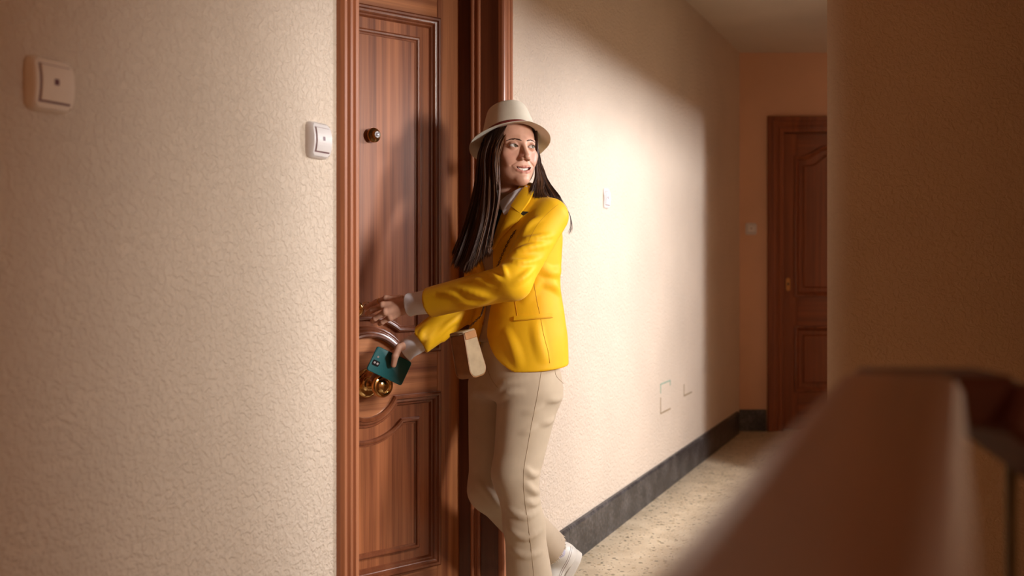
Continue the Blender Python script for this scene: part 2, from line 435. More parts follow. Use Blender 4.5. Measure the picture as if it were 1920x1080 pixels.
# peephole
RP = Matrix.Translation(Vector((0.020, -.0085, 1.588))) @ Matrix.Rotation(math.pi/2, 4, 'X')
mb = MB(); mb.lathe([(.0, -.002), (.0235, -.002), (.0235, .002), (.021, .006), (.015, .009), (.0125, .012), (.0125, .020), (.0105, .021), (.0095, .019), (0, .018)], 36, RP)
ph = mb.obj('peephole', M_brassd, door, True, 40)
mb = MB(); mb.lathe([(.0105, .0185), (.0105, .021), (.0095, .0225), (.0085, .0205), (.0, .0205)], 28, RP); mb.obj('peephole_ring', M_plast, ph, True, 40)
mb = MB(); mb.lathe([(.0085, .0195), (.006, .0225), (.003, .024), (0, .0245)], 24, RP); mb.obj('lens', M_glass, ph, True)
# lock cylinder
RL = Matrix.Translation(Vector((-.040, -.0085, 1.036))) @ Matrix.Rotation(math.pi/2, 4, 'X')
mb = MB(); mb.lathe([(0, 0), (.022, 0), (.022, .004), (.016, .009), (.011, .010), (.011, .014), (0, .014)], 28, RL); mb.obj('lock_cylinder', M_brass, door, True, 40)
# hinges
for z in (.25, 1.05, 1.85):
    mb = MB(); mb.tube([(W2+.006, .004, z-.045), (W2+.006, .004, z+.045)], .007, 12); mb.obj('hinge', M_brassd, door, True, 40)

# ------------------------------------------------------------------ far door
trim2 = struct(empty('trim_2', (0, FZ, 0)), 'dark wooden door frame at the end of the corridor', None)
fc = [(0, 0), (0, .016), (.008, .022), (.03, .022), (.034, .015), (.045, .015), (.05, .022), (.075, .022), (.08, .030), (.106, .030), (.112, .02), (.113, 0)]
mb = MB(); mb.sweep([(FDX0, 0), (FDX0, FDT)], fc, False, td)
mb.sweep([(FDX0, FDT), (FDX1, FDT)], fc, False, td)
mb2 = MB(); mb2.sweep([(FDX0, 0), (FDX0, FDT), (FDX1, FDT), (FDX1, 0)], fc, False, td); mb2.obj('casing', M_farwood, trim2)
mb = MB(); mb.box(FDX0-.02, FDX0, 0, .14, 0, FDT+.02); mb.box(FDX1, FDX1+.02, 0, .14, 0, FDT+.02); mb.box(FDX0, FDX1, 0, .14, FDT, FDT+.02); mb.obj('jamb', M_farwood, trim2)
fd = struct(empty('door_2', ((FDX0+FDX1)/2, FZ+.03, 0)), 'dark closed wooden door with arched panels, far end of the corridor', None)
fw = (FDX1-FDX0)/2-.003
def far_top(r, b, t, rise, n=13):
    out = [(-r, b), (r, b), (r, t)]
    for i in range(n):
        q = i/(n-1); u = (r-.05)*(1-2*q); k = min(1, max(0, (1-abs(u)/(r-.05))/.62)); k = k*k*(3-2*k)
        out.append((u, t+rise*k))
    return out+[(-r, t)]
FR = .315
fbol = [(-.012, 0), (-.010, .012), (-.003, .015), (.004, .010), (.010, .004), (.016, -.006), (.022, -.010)]
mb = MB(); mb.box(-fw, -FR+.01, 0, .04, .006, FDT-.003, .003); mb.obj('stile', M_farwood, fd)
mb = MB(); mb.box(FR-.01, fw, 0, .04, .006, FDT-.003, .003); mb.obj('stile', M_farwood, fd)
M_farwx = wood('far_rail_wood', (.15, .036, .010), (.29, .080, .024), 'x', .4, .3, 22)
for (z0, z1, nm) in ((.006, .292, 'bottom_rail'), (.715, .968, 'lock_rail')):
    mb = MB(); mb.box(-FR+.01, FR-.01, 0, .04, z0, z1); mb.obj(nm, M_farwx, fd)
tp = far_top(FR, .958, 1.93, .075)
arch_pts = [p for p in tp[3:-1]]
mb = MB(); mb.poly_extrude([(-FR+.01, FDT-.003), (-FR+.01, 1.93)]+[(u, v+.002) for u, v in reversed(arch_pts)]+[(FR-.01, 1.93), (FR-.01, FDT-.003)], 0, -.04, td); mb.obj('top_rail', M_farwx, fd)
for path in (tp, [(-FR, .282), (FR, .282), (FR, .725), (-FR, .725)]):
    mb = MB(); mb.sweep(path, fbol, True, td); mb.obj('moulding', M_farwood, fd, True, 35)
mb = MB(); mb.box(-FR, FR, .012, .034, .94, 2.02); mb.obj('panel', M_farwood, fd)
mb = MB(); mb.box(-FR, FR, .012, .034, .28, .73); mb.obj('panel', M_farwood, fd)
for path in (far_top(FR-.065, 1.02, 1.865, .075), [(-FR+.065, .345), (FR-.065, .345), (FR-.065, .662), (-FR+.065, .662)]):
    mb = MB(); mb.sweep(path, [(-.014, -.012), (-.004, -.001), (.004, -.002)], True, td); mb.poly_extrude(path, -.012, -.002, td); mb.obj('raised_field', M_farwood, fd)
ex = -.372
pl = [(ex+.016*math.cos(a)+0, 1.033+(.030 if math.sin(a) >= 0 else -.030)+.016*math.sin(a)) for a in [2*math.pi*i/24 for i in range(24)]]
mb = MB(); mb.poly_extrude(pl, 0, .005, td); es = mb.obj('escutcheon', M_brass, fd)
mb = MB(); mb.poly_extrude([(ex+.006*math.cos(a), 1.035+.010*math.sin(a)) for a in [2*math.pi*i/16 for i in range(16)]], .004, .0062, td); mb.obj('keyhole', M_dark, es)
mb = MB(); mb.box(FDX0-.2, FDX1+.2, FZ+.14, FZ+.16, 0, FDT+.3); struct(mb.obj('wall_behind', M_dark))

# ------------------------------------------------------------------ wall switches
def switch(label, px, z, mat, size=.088, frame='left', x=None, dep=1.0):
    """rounded push switch: domed plate, rocker and small indicator window; local frame x along wall, -y out"""
    if frame == 'left':
        o = empty('wall_switch', wl(wx(px, -.012), 0, z), WROT)
    else: o = empty('wall_switch', (x, FZ, z), 0)
    tag(o, label, 'switch', 'push switches on the corridor walls')
    h = size/2; mb = MB(); nu, nv = 14, 17; V = []
    def dome(u, v, k):          # plate bulges across its height
        return k-.011*(v/h)**2
    prof = [(1.0, 0), (1.0, .006), (.97, .011), (.90, .0145)]
    rings = []
    for (k, d) in prof:
        ring = []
        for i in range(48):
            a = 2*math.pi*i/48; c, s_ = math.cos(a), math.sin(a)
            r = 1/((abs(c)**7+abs(s_)**7)**(1/7.))
            u, v = h*.94*k*r*c, h*k*r*s_
            rise = (d if d < .007 else d+.009*(1-(v/h)**2))*dep
            ring.append((u, -rise, v))
        rings.append(ring)
    V = [p for r in rings for p in r]; F = []
    for j in range(3):
        for i in range(48): F.append((j*48+i, j*48+(i+1) % 48, (j+1)*48+(i+1) % 48, (j+1)*48+i))
    # inner face as strips so that the dome stays smooth
    mb.add(V, F)
    g = MB(); rows = 13
    ih, iu = h*.90, h*.94*.90
    Vg = []
    for j in range(rows):
        v = -ih*.985+2*ih*.985*j/(rows-1); kk = (1-abs(v/ih)**7)**(1/7.) if abs(v) < ih else .0
        for uu in (-iu*max(kk, .75), iu*max(kk, .75)): Vg.append((uu, -(.0145+.009*(1-(v/h)**2))*dep, v))
    mb.add(Vg, [(2*j, 2*j+1, 2*j+3, 2*j+2) for j in range(rows-1)])
    plate = mb.obj('plate', mat, o, True, 50)
    # rocker, with the shadow gap round it
    def curved(u0, u1, v0, v1, lift, name, m, par):
        q = MB(); Vq = []; n = 9
        for j in range(n):
            v = v0+(v1-v0)*j/(n-1); y = -(.0145+.009*(1-(v/h)**2))*dep
            for (u, yy) in ((u0, y+.004), (u0, y-lift*dep), (u1, y-lift*dep), (u1, y+.004)): Vq.append((u, yy, v))
        Fq = [(4*j+a, 4*j+a+1, 4*j+a+5, 4*j+a+4) for j in range(n-1) for a in range(3)]+[(0, 1, 2, 3), tuple(4*(n-1)+a for a in range(4))]
        q.add(Vq, Fq); return q.obj(name, m, par)
    curved(-h*.70, h*.70, -h*.70, h*.69, .0004, 'gap', M_gasket, o)
    rk = curved(-h*.635, h*.66, -h*.625, h*.655, .0028, 'rocker', mat, o)
    curved(-h*.12, h*.08, -h*.04, h*.18, .0033, 'indicator', M_ind, rk)
    return o
switch('large near white push switch on the textured wall at the far left of the photo', 96, 1.478, M_plastw, .092)
switch('white push switch on the textured wall right beside the open door frame', 599, 1.472, M_plast, .086)
switch('small white push switch on the bright wall behind the woman', 1141, 1.463, M_plast, .088, dep=.4)
switch('small pale push switch on the end wall beside the dark far door', 0, 1.424, M_plast, .084, 'far', 1.684, .5)

# painted-round outlines of two removed boxes low on the wall
M_mk1 = simple('paint_edge_brown', (.34, .25, .15), .7)
M_mk2 = simple('paint_edge_green', (.30, .42, .33), .7)
def mark(x0, x1, z0, z1, segs, mat):
    mb = MB()
    for s_ in segs:
        if s_ == 'l': mb.box(x0, x0+.010, -.0014, .002, z0, z1)
        if s_ == 'lb': mb.box(x0, x0+.010, -.0014, .002, z0, z0+(z1-z0)*.55)
        if s_ == 'b': mb.box(x0, x1, -.0016, .002, z0, z0+.008)
        if s_ == 't': mb.box(x0, x1-.01, -.0015, .002, z1-.007, z1)
        if s_ == 'r': mb.box(x1-.010, x1, -.0014, .002, z1-.03, z1)
        if s_ == 'tl': mb.box(x0, x0+.010, -.0018, .002, z1-.05, z1)
    return mb.obj('paint_mark', mat, wall_left)
a, c = wx(1238), wx(1257)
mark(a, c, .402, .56, ['lb', 'b'], M_mk1); mark(a, c, .402, .56, ['t', 'r', 'tl'], M_mk2)
a, c = wx(1282), wx(1297)
mark(a, c, .435, .56, ['lb', 'b'], M_mk1)

# ------------------------------------------------------------------ stair railing close to the camera
RH = CAMH-(700-HY)/FPX*.80
rail = tag(empty('stair_railing', (0.30, .78, 0), -ANG), 'brown varnished wooden stair handrail, blurred in the right foreground', 'railing')
# local frame: y along the corridor direction (away), x to the right
rl = Matrix.Translation((0.30, .78, 0)) @ Matrix.Rotation(-ANG, 4, 'Z')
inv = rl.inverted()
def rloc(px, py, Z): return (inv @ Vector(P(px, py, Z)))[:]
A = rloc(1602, 700, .80); B = rloc(1795, 700, .80)
xl, xr = A[0]-.014, A[0]+.0785
y_end = A[1]+.012
y0 = -1.1
prof = [(xl, RH-.012), (xl+.006, RH-.003), (xl+.016, RH), (xr-.016, RH), (xr-.006, RH-.003), (xr, RH-.012), (xr, RH-.040), (xr-.012, RH-.052), (xl+.012, RH-.052), (xl, RH-.040)]
k = len(prof); mb = MB()
mb.add([(x, y, z) for y in (y0, y_end) for (x, z) in prof], [tuple(range(k)), tuple(range(2*k-1, k-1, -1))]+[(i, (i+1) % k, (i+1) % k+k, i+k) for i in range(k)])
mb.obj('handrail', M_rail, rail)
# cross piece at its end and the descending flight rail: built in world frame then brought local
def seg(p, q, w, h, name, mat, bev=.006):
    p, q = Vector(p), Vector(q); d = (q-p); ln = d.length; d.normalize()
    s_ = d.cross(Vector((0, 0, 1))).normalized(); u = s_.cross(d).normalized()
    m4 = Matrix(((s_.x, d.x, u.x, p.x), (s_.y, d.y, u.y, p.y), (s_.z, d.z, u.z, p.z), (0, 0, 0, 1)))
    b_ = MB(); b_.box(-w/2, w/2, 0, ln, -h, 0, bev)
    b_.v = [(inv @ (m4 @ Vector(v)))[:] for v in b_.v]
    return b_.obj(name, mat, rail)
zc = .86
seg(P(1625, 697, zc), P(1872, 697, zc), .080, .042, 'handrail_turn', M_raild)
seg(P(1862, 706, zc-.02), P(2300, 1050, zc+.12), .070, .045, 'flight_rail', M_raild)
def pole(px, Z, ztop, r=.0055):
    w_ = P(px, HY, Z); q = inv @ Vector((w_[0], w_[1], 0))
    b_ = MB(); b_.tube([(q.x, q.y, 0), (q.x, q.y, ztop)], r, 10); b_.obj('baluster', M_iron, rail, True, 40)
pole(1896, .93, 1.02, .0050)
for yy in (-.16, -.42, -.70):
    b_ = MB(); b_.tube([((xl+xr)/2, yy, 0), ((xl+xr)/2, yy, RH-.05)], .007, 10); b_.obj('baluster', M_iron, rail, True, 40)
b_ = MB(); b_.box(xl+.016, xr-.016, y_end-.075, y_end-.02, 0, RH-.05, .004); b_.obj('newel_post', M_rail, rail)

# ------------------------------------------------------------------ smooth solids: signed distance fields turned into meshes
def nrm(a): a = np.asarray(a, float); return a/np.linalg.norm(a)
def seg_t(P_, a, b):
    a = np.asarray(a, float); b = np.asarray(b, float); d = b-a
    return np.clip(((P_-a) @ d)/np.dot(d, d), 0, 1), a, d
def cone(P_, a, b, r1, r2):
    t, a, d = seg_t(P_, a, b)
    q = P_-a-t[:, None]*d
    return np.sqrt((q*q).sum(1))-(r1+(r2-r1)*t)
def ball(P_, c, r): q = P_-np.asarray(c, float); return np.sqrt((q*q).sum(1))-r
def elli(P_, c, r):
    r = np.asarray(r, float); q = (P_-np.asarray(c, float))/r
    k0 = np.sqrt((q*q).sum(1)); k1 = np.sqrt(((q/r)**2).sum(1))+1e-9
    return k0*(k0-1)/k1
def smin(a, b, k):
    h = np.clip(.5+.5*(b-a)/k, 0, 1); return b+(a-b)*h-k*h*(1-h)
def smax(a, b, k): return -smin(-a, -b, k)
def surf(fn, lo, hi, h, relax=1):
    B = 8; lo = np.asarray(lo, float); hi = np.asarray(hi, float)
    nb = np.ceil((hi-lo)/h/B).astype(int); n = nb*B
    ci = np.stack(np.meshgrid(*[np.arange(x) for x in nb], indexing='ij'), -1).reshape(-1, 3)
    cc = lo+(ci*B+(B-1)/2.)*h
    D = fn(cc)
    act = np.abs(D) < h*B*1.9+.004
    G = np.repeat(np.repeat(np.repeat(D.reshape(nb), B, 0), B, 1), B, 2).astype(np.float32)
    off = np.stack(np.meshgrid(*[np.arange(B)]*3, indexing='ij'), -1).reshape(-1, 3)
    ai = ci[act]
    for s in range(0, len(ai), 800):
        bl = ai[s:s+800]
        idx = (bl[:, None, :]*B+off[None]).reshape(-1, 3)
        G[idx[:, 0], idx[:, 1], idx[:, 2]] = fn(lo+idx*h)
    S = G < 0
    c = np.zeros(tuple(n-1), np.int8)
    for dx in (0, 1):
        for dy in (0, 1):
            for dz in (0, 1):
                c += S[dx:n[0]-1+dx, dy:n[1]-1+dy, dz:n[2]-1+dz]
    cell = np.argwhere((c > 0) & (c < 8))
    vid = -np.ones(tuple(n-1), np.int32); vid[cell[:, 0], cell[:, 1], cell[:, 2]] = np.arange(len(cell))
    acc = np.zeros((len(cell), 3)); cnt = np.zeros(len(cell))
    corners = [np.array(q) for q in np.ndindex(2, 2, 2)]
    for ax in range(3):
        for q in corners:
            if q[ax]: continue
            i0 = cell+q; i1 = i0.copy(); i1[:, ax] += 1
            a = G[i0[:, 0], i0[:, 1], i0[:, 2]]; b = G[i1[:, 0], i1[:, 1], i1[:, 2]]
            m = (a < 0) != (b < 0)
            t = a[m]/(a[m]-b[m]); p = i0[m].astype(float); p[:, ax] += t
            acc[m] += p; cnt[m] += 1
    V = lo+acc/cnt[:, None]*h
    F = []
    for ax in range(3):
        u, w = (ax+1) % 3, (ax+2) % 3
        s0 = [slice(0, n[i]) for i in range(3)]; s1 = list(s0)
        s0[ax] = slice(0, n[ax]-1); s1[ax] = slice(1, n[ax])
        ch = S[tuple(s0)] != S[tuple(s1)]
        e = np.argwhere(ch)
        e = e[(e[:, u] > 0) & (e[:, w] > 0) & (e[:, u] < n[u]-1) & (e[:, w] < n[w]-1)]
        if len(e) == 0: continue
        def vv(du, dw):
            i = e.copy(); i[:, u] -= du; i[:, w] -= dw; return vid[i[:, 0], i[:, 1], i[:, 2]]
        q = np.stack([vv(1, 1), vv(0, 1), vv(0, 0), vv(1, 0)], 1)
        ins = S[e[:, 0], e[:, 1], e[:, 2]]
        q[~ins] = q[~ins][:, ::-1]; F.append(q)
    F = np.concatenate(F)
    for _ in range(relax):
        e = h*.5; d = fn(V)
        g = np.stack([(fn(V+np.eye(3)[k]*e)-fn(V-np.eye(3)[k]*e))/(2*e) for k in range(3)], 1)
        g2 = (g*g).sum(1)+.05
        st = np.clip(d/g2, -h*.6, h*.6)
        V = V-g*st[:, None]
    return V, F
def grad(fn, V, e=.0015):
    g = np.stack([(fn(V+np.eye(3)[k]*e)-fn(V-np.eye(3)[k]*e)) for k in range(3)], 1)
    return g/(np.linalg.norm(g, axis=1)[:, None]+1e-9)
CAMP = np.array([0, 0, CAMH])
def hit(fn, pts, z0=2.55, steps=90):
    """points of the solid met by lines of sight through the given picture points (used to lay seams and lapels on the cloth)"""
    D = np.array([nrm(P(x, y, 1.0)-CAMP) for x, y in pts]); t = np.full(len(D), z0)
    for _ in range(steps):
        d = fn(CAMP+D*t[:, None]); t += np.clip(d, -.05, .05)*.6
    return CAMP+D*t[:, None]
def dense(pts, n):
    pts = np.asarray(pts, float); s = np.r_[0, np.cumsum(np.linalg.norm(np.diff(pts, axis=0), axis=1))]
    t = np.linspace(0, s[-1], n); return np.stack([np.interp(t, s, pts[:, k]) for k in range(pts.shape[1])], 1)
def catmull(pts, n):
    pts = np.asarray(pts, float); m = len(pts); out = []
    E_ = np.vstack([2*pts[0]-pts[1], pts, 2*pts[-1]-pts[-2]])
    for q in np.linspace(0, m-1, n):
        i = min(int(q), m-2); f = q-i; p0, p1, p2, p3 = E_[i], E_[i+1], E_[i+2], E_[i+3]
        out.append(.5*((2*p1)+(-p0+p2)*f+(2*p0-5*p1+4*p2-p3)*f*f+(-p0+3*p1-3*p2+p3)*f**3))
    return np.array(out)
def table(pts, n=160):
    """smooth function through (z, value) pairs"""
    z = np.array([p[0] for p in pts]); v = np.array([p[1] for p in pts])
    c = catmull(np.stack([z, v], 1), n); o = np.argsort(c[:, 0]); zz, vv = c[o, 0], c[o, 1]
    return lambda q: np.interp(q, zz, vv)

# ------------------------------------------------------------------ person: materials
def cloth(name, col, rough=.75, weave=900, bmp=.10, sheen=.2, vary=.05):
    m = simple(name, col, rough, 0, nscale=18, bmp=bmp, bscale=weave, spec=.3, vary=vary)
    b = m.node_tree.nodes['Principled BSDF']; b.inputs['Sheen Weight'].default_value = sheen; b.inputs['Sheen Roughness'].default_value = .4
    return m
M_yel = cloth('yellow_wool', (.86, .48, .008), .60, 1400, .06, .05)
M_yelc = cloth('yellow_wool_seam', (.50, .22, .004), .7, 1400, .06, .0)
M_trs = cloth('beige_twill', (.52, .42, .31), .8, 1500, .10, .1)
M_trss = cloth('beige_twill_seam', (.40, .30, .20), .8, 1500, .10, .0)
M_shirt = cloth('white_shirt', (.86, .87, .95), .7, 1800, .05, .1)
M_knit = cloth('beige_knit', (.45, .33, .23), .85, 500, .3, .1)
M_scarf = cloth('dark_teal_scarf', (.012, .03, .035), .5, 900, .1, .0)
M_hat = cloth('cream_straw', (.70, .64, .53), .8, 700, .22, .1)
M_band = cloth('wine_hat_band', (.20, .035, .03), .6, 1200, .1, .0)
M_bag = simple('beige_leather', (.38, .285, .18), .5, bmp=.08, bscale=500)
M_bagb = simple('tan_leather_side', (.36, .175, .075), .42, bmp=.05, bscale=400)
M_chain = simple('dark_chain', (.10, .06, .04), .3, .9)
M_phone = simple('teal_phone_case', (.003, .100, .112), .38, vary=.03)
M_phoned = simple('phone_lens_black', (.008, .012, .016), .1)
M_shoe = simple('white_leather', (.74, .72, .66), .42, bmp=.03, bscale=500, vary=.03)
M_sole = simple('white_rubber', (.70, .67, .60), .6, vary=.03)
M_sock = cloth('lavender_sock', (.55, .53, .66), .8, 700, .2, .1)
M_gold = simple('gold', (.80, .52, .20), .2, 1.0, vary=.05)
def skin_mat():
    m, nt, b = new_mat('skin')
    a = N(nt, 'ShaderNodeAttribute', attribute_name='Col')
    v = coords(nt); nz = N(nt, 'ShaderNodeTexNoise', ins={'Scale': 60.0, 'Detail': 4.0}); L(nt, v, nz.inputs['Vector'])
    mx = N(nt, 'ShaderNodeMix', data_type='RGBA', blend_type='MULTIPLY'); mx.inputs[0].default_value = 1.0
    r = ramp(nt, nz.outputs[0], [(.3, (.93, .90, .88)), (.7, (1., 1., 1.))])
    L(nt, a.outputs['Color'], mx.inputs[6]); L(nt, r, mx.inputs[7]); L(nt, mx.outputs[2], b.inputs['Base Color'])
    b.inputs['Roughness'].default_value = .46; b.inputs['Specular IOR Level'].default_value = .45
    b.inputs['Subsurface Weight'].default_value = .12; b.inputs['Subsurface Radius'].default_value = (.012, .004, .002); b.inputs['Subsurface Scale'].default_value = .6
    return m
M_skin = skin_mat()
def hair_mat():
    m, nt, b = new_mat('dark_brown_hair')
    a = N(nt, 'ShaderNodeAttribute', attribute_name='Col')
    L(nt, a.outputs['Color'], b.inputs['Base Color'])
    b.inputs['Roughness'].default_value = .42; b.inputs['Specular IOR Level'].default_value = .4
    return m
M_hair = hair_mat()
M_brow = simple('eyebrow_hair', (.075, .030, .017), .7)
M_eyew = simple('eye_white', (.80, .78, .76), .12, vary=.02)
M_iris = simple('iris', (.12, .10, .055), .08, nscale=900, vary=.4)
M_pupil = simple('pupil', (.004, .004, .004), .05)
M_teeth = simple('teeth', (.80, .76, .69), .2, vary=.02)

# ------------------------------------------------------------------ person: skeleton (metres, world)
ROOT = np.array([.045, 3.11, 0.0])
person = tag(empty('person', ROOT), 'woman in yellow blazer, cream hat and beige trousers reaching to the door while looking back', 'person')
def pm(name, VF, mat, parent=None, smooth=True, colors=None):
    V, F = VF
    return mesh_obj(name, np.asarray(V)-ROOT, F, mat, parent or person, smooth, colors)
def pmb(mb, name, mat, parent=None, smooth=True, angle=None, root=True):
    if root: mb.v = [tuple(np.array(p)-ROOT) for p in mb.v]
    return mb.obj(name, mat, parent or person, smooth, angle)

# head frame: x = her left, -y = face direction, z = up, origin between the eyes' level and the skull's middle
HC = P(958.5, 283, 3.10)
HS = .985
HR = np.array((Matrix.Rotation(math.radians(25.5), 3, 'Z') @ Matrix.Rotation(math.radians(1.0), 3, 'Y') @ Matrix.Rotation(math.radians(-4.5), 3, 'X')))
def hl(P_): return ((P_-HC) @ HR)/HS
def hw(p): return HC+HR @ (np.asarray(p, float)*HS)
def hwa(A): return HC+(np.asarray(A, float)*HS) @ HR.T
NECK = P(953, 392, 3.125)
EX, EY, EZ, ER = .0305, -.0745, .0, .0118

def lip_arc(P_, pts, rr):
    d = None
    for i in range(len(pts)-1):
        c = cone(P_, pts[i], pts[i+1], rr[i], rr[i+1]); d = c if d is None else smin(d, c, .002)
    return d
UL = [(-.0320, -.0752, -.0588), (-.018, -.0850, -.0642), (-.005, -.0892, -.0660), (.0, -.0890, -.0666), (.005, -.0892, -.0660), (.018, -.0850, -.0642), (.0320, -.0752, -.0588)]
ULR = [.0016, .0030, .0036, .0034, .0036, .0030, .0016]
LL = [(-.0320, -.0752, -.0597), (-.020, -.0832, -.0740), (-.007, -.0872, -.0805), (.007, -.0872, -.0805), (.020, -.0832, -.0740), (.0320, -.0752, -.0597)]
LLR = [.0016, .0036, .0047, .0047, .0036, .0016]
MOUTH = [(-.0295, -.0775, -.0606), (-.015, -.0872, -.0694), (0, -.0905, -.0730), (.015, -.0872, -.0694), (.0295, -.0775, -.0606)]
MR = [.0012, .0041, .0050, .0041, .0012]
MOUTH2 = [(x*.85, y+.011, z) for x, y, z in MOUTH]
def head_local(p):
    d = elli(p, (0, .012, .030), (.074, .093, .088))
    d = smin(d, elli(p, (0, -.030, -.042), (.0585, .060, .072)), .03)
    for s in (-1, 1):
        d = smin(d, cone(p, (s*.048, -.002, -.058), (s*.009, -.067, -.099), .016, .0135), .026)     # jaw
        d = smin(d, ball(p, (s*.043, -.057, -.024), .016), .020)                                     # cheek bone
        d = smin(d, elli(p, (s*.035, -.064, -.043), (.015, .0130, .015)), .014)                       # smiling cheek
        d = smin(d, cone(p, (s*.042, -.063, .0175), (s*.010, -.0815, .0160), .007, .008), .016)       # brow
    d = smin(d, elli(p, (0, -.0775, -.101), (.014, .0130, .0125)), .016)                             # chin
    d = smin(d, elli(p, (0, -.0740, -.068), (.028, .0135, .020)), .010)                              # muzzle
    for s in (-1, 1):                                                                                # sockets
        d = smax(d, -elli(p, (s*.0315, -.1000, .001), (.0175, .0165, .0120)), .012)
    d = smin(d, cone(p, (0, -.0845, .010), (0, -.1085, -.034), .0060, .0078), .010)                  # nose
    d = smin(d, elli(p, (0, -.1095, -.0375), (.0090, .0095, .0080)), .006)
    for s in (-1, 1):
        d = smin(d, elli(p, (s*.0112, -.0975, -.0415), (.0062, .0095, .0066)), .005)
        d = smax(d, -elli(p, (s*.0060, -.1035, -.0487), (.0032, .0052, .0030)), .002)
        # lids round the eye
        lid = ball(p, (s*EX, EY, EZ), ER+.0022)
        lid = smax(lid, p[:, 1]-(EY+.006), .003)
        d = smin(d, lid, .005)
        q = p-np.array((s*EX, EY-.012, EZ-.0004)); u = q[:, 0]*s
        op = np.sqrt((q[:, 0]/.0138)**2+((q[:, 2]-.0012*(u/.0138))/(.0046*(1-.28*(np.abs(u)/.0138)**2)))**2)-1
        op = np.maximum(op*.0045, np.abs(q[:, 1])-.0125)
        d = smax(d, -op, .0012)
    d = smin(d, lip_arc(p, UL, ULR), .0045); d = smin(d, lip_arc(p, LL, LLR), .0045)
    m = np.minimum(lip_arc(p, MOUTH, MR), lip_arc(p, MOUTH2, [r*1.3 for r in MR])); d = smax(d, -m, .0012)
    for s in (-1, 1):
        d = smax(d, -cone(p, (s*.0185, -.0885, -.0460), (s*.0385, -.0752, -.0600), .0012, .0014), .0045)   # smile fold
        d = smin(d, elli(p, (s*.073, .012, -.010), (.007, .016, .028)), .006)                        # ear
    return d*HS
def head_fn(P_):
    d = head_local(hl(P_))
    return smin(d, cone(P_, hw((0, .022, -.055)), NECK+np.array([0, .01, 0]), .050, .053), .022)

def skin_color(V):
    p = hl(V); base = np.tile(np.array([.70, .40, .29]), (len(V), 1))
    def blend(w, c):
        nonlocal base
        base = base*(1-w[:, None])+np.array(c)*w[:, None]
    for s in (-1, 1):
        blend(.35*np.exp(-((ball(p, (s*.036, -.080, -.034), 0))/.020)**2), (.56, .20, .14))
        blend(.75*np.exp(-((ball(p, (s*EX, -.088, .006), 0))/.009)**2), (.36, .17, .12))
    l = np.minimum(lip_arc(p, UL, ULR), lip_arc(p, LL, LLR)); blend(np.clip(1-l/.0012, 0, 1)*.85, (.50, .155, .125))
    m = lip_arc(p, MOUTH, MR); blend(np.clip(1-m/.0006, 0, 1)*(p[:, 1] > -.0840), (.10, .02, .02))
    for s in (-1, 1): blend(np.clip(1-elli(p, (s*.0060, -.1035, -.0487), (.0034, .0054, .0032))/.001, 0, 1), (.10, .025, .02))
    # lash lines
    for s in (-1, 1):
        q = p-np.array((s*EX, EY, EZ)); u = q[:, 0]*s
        k = np.sqrt((q[:, 0]/.0146)**2+((q[:, 2]+.0002-.0012*(u/.0138))/(.0052*(1-.28*np.clip(np.abs(u)/.0138, 0, 1)**2)))**2)
        w = np.exp(-((k-1.02)/.13)**2)*(p[:, 1] < -.075)*np.where(q[:, 2] > 0, 1.0, .45); blend(np.clip(w*1.3, 0, 1)*.95, (.025, .010, .008))
    return base

# ---- hands: joints in the world
def finger(P_, js, rs):
    d = None
    for i in range(len(js)-1):
        c = cone(P_, js[i], js[i+1], rs[i], rs[i+1]); d = c if d is None else smin(d, c, .003)
    return d
SL_END = P(806, 567, 3.005); CF_END = P(768, 571, 3.035)
WL = P(768, 573, 3.035)                                     # left wrist
LK = [P(724, 561, 3.075), P(718, 573, 3.045), P(723, 585, 3.030), P(732, 595, 3.035)]   # knuckles, index to little
LF = [[LK[0], P(703, 569, 3.105), P(690, 575, 3.135), P(684, 577, 3.155)],
      [LK[1], P(697, 582, 3.065), P(689, 588, 3.095), P(688, 588, 3.118)],
      [LK[2], P(703, 597, 3.045), P(699, 602, 3.075), P(704, 601, 3.098)],
      [LK[3], P(717, 604, 3.045), P(712, 607, 3.068), P(717, 605, 3.088)]]
LFR = [[.0098, .0085, .0078, .0065], [.0100, .0088, .0078, .0068], [.0096, .0082, .0074, .0064], [.0086, .0072, .0064, .0056]]
LT = [P(752, 562, 3.065), P(727, 561, 3.105), P(706, 567, 3.130), P(690, 574, 3.155)]
def hand_l(P_):
    d = cone(P_, P(800, 567, 3.01), WL, .030, .0245)
    for kk, rr in zip(LK, (.0125, .0125, .012, .011)):
        d = smin(d, cone(P_, WL+(kk-WL)*.12, kk, .0165, rr), .010)
    d = smin(d, finger(P_, LT, [.0150, .0115, .0098, .0075]), .008)
    for kk in LK: d = smin(d, ball(P_, kk+np.array([-.001, -.004, .003]), .0072), .006)
    g = None
    for f, r in zip(LF, LFR):
        q = finger(P_, f, r); g = q if g is None else smin(g, q, .0016)
    return smin(d, g, .004)
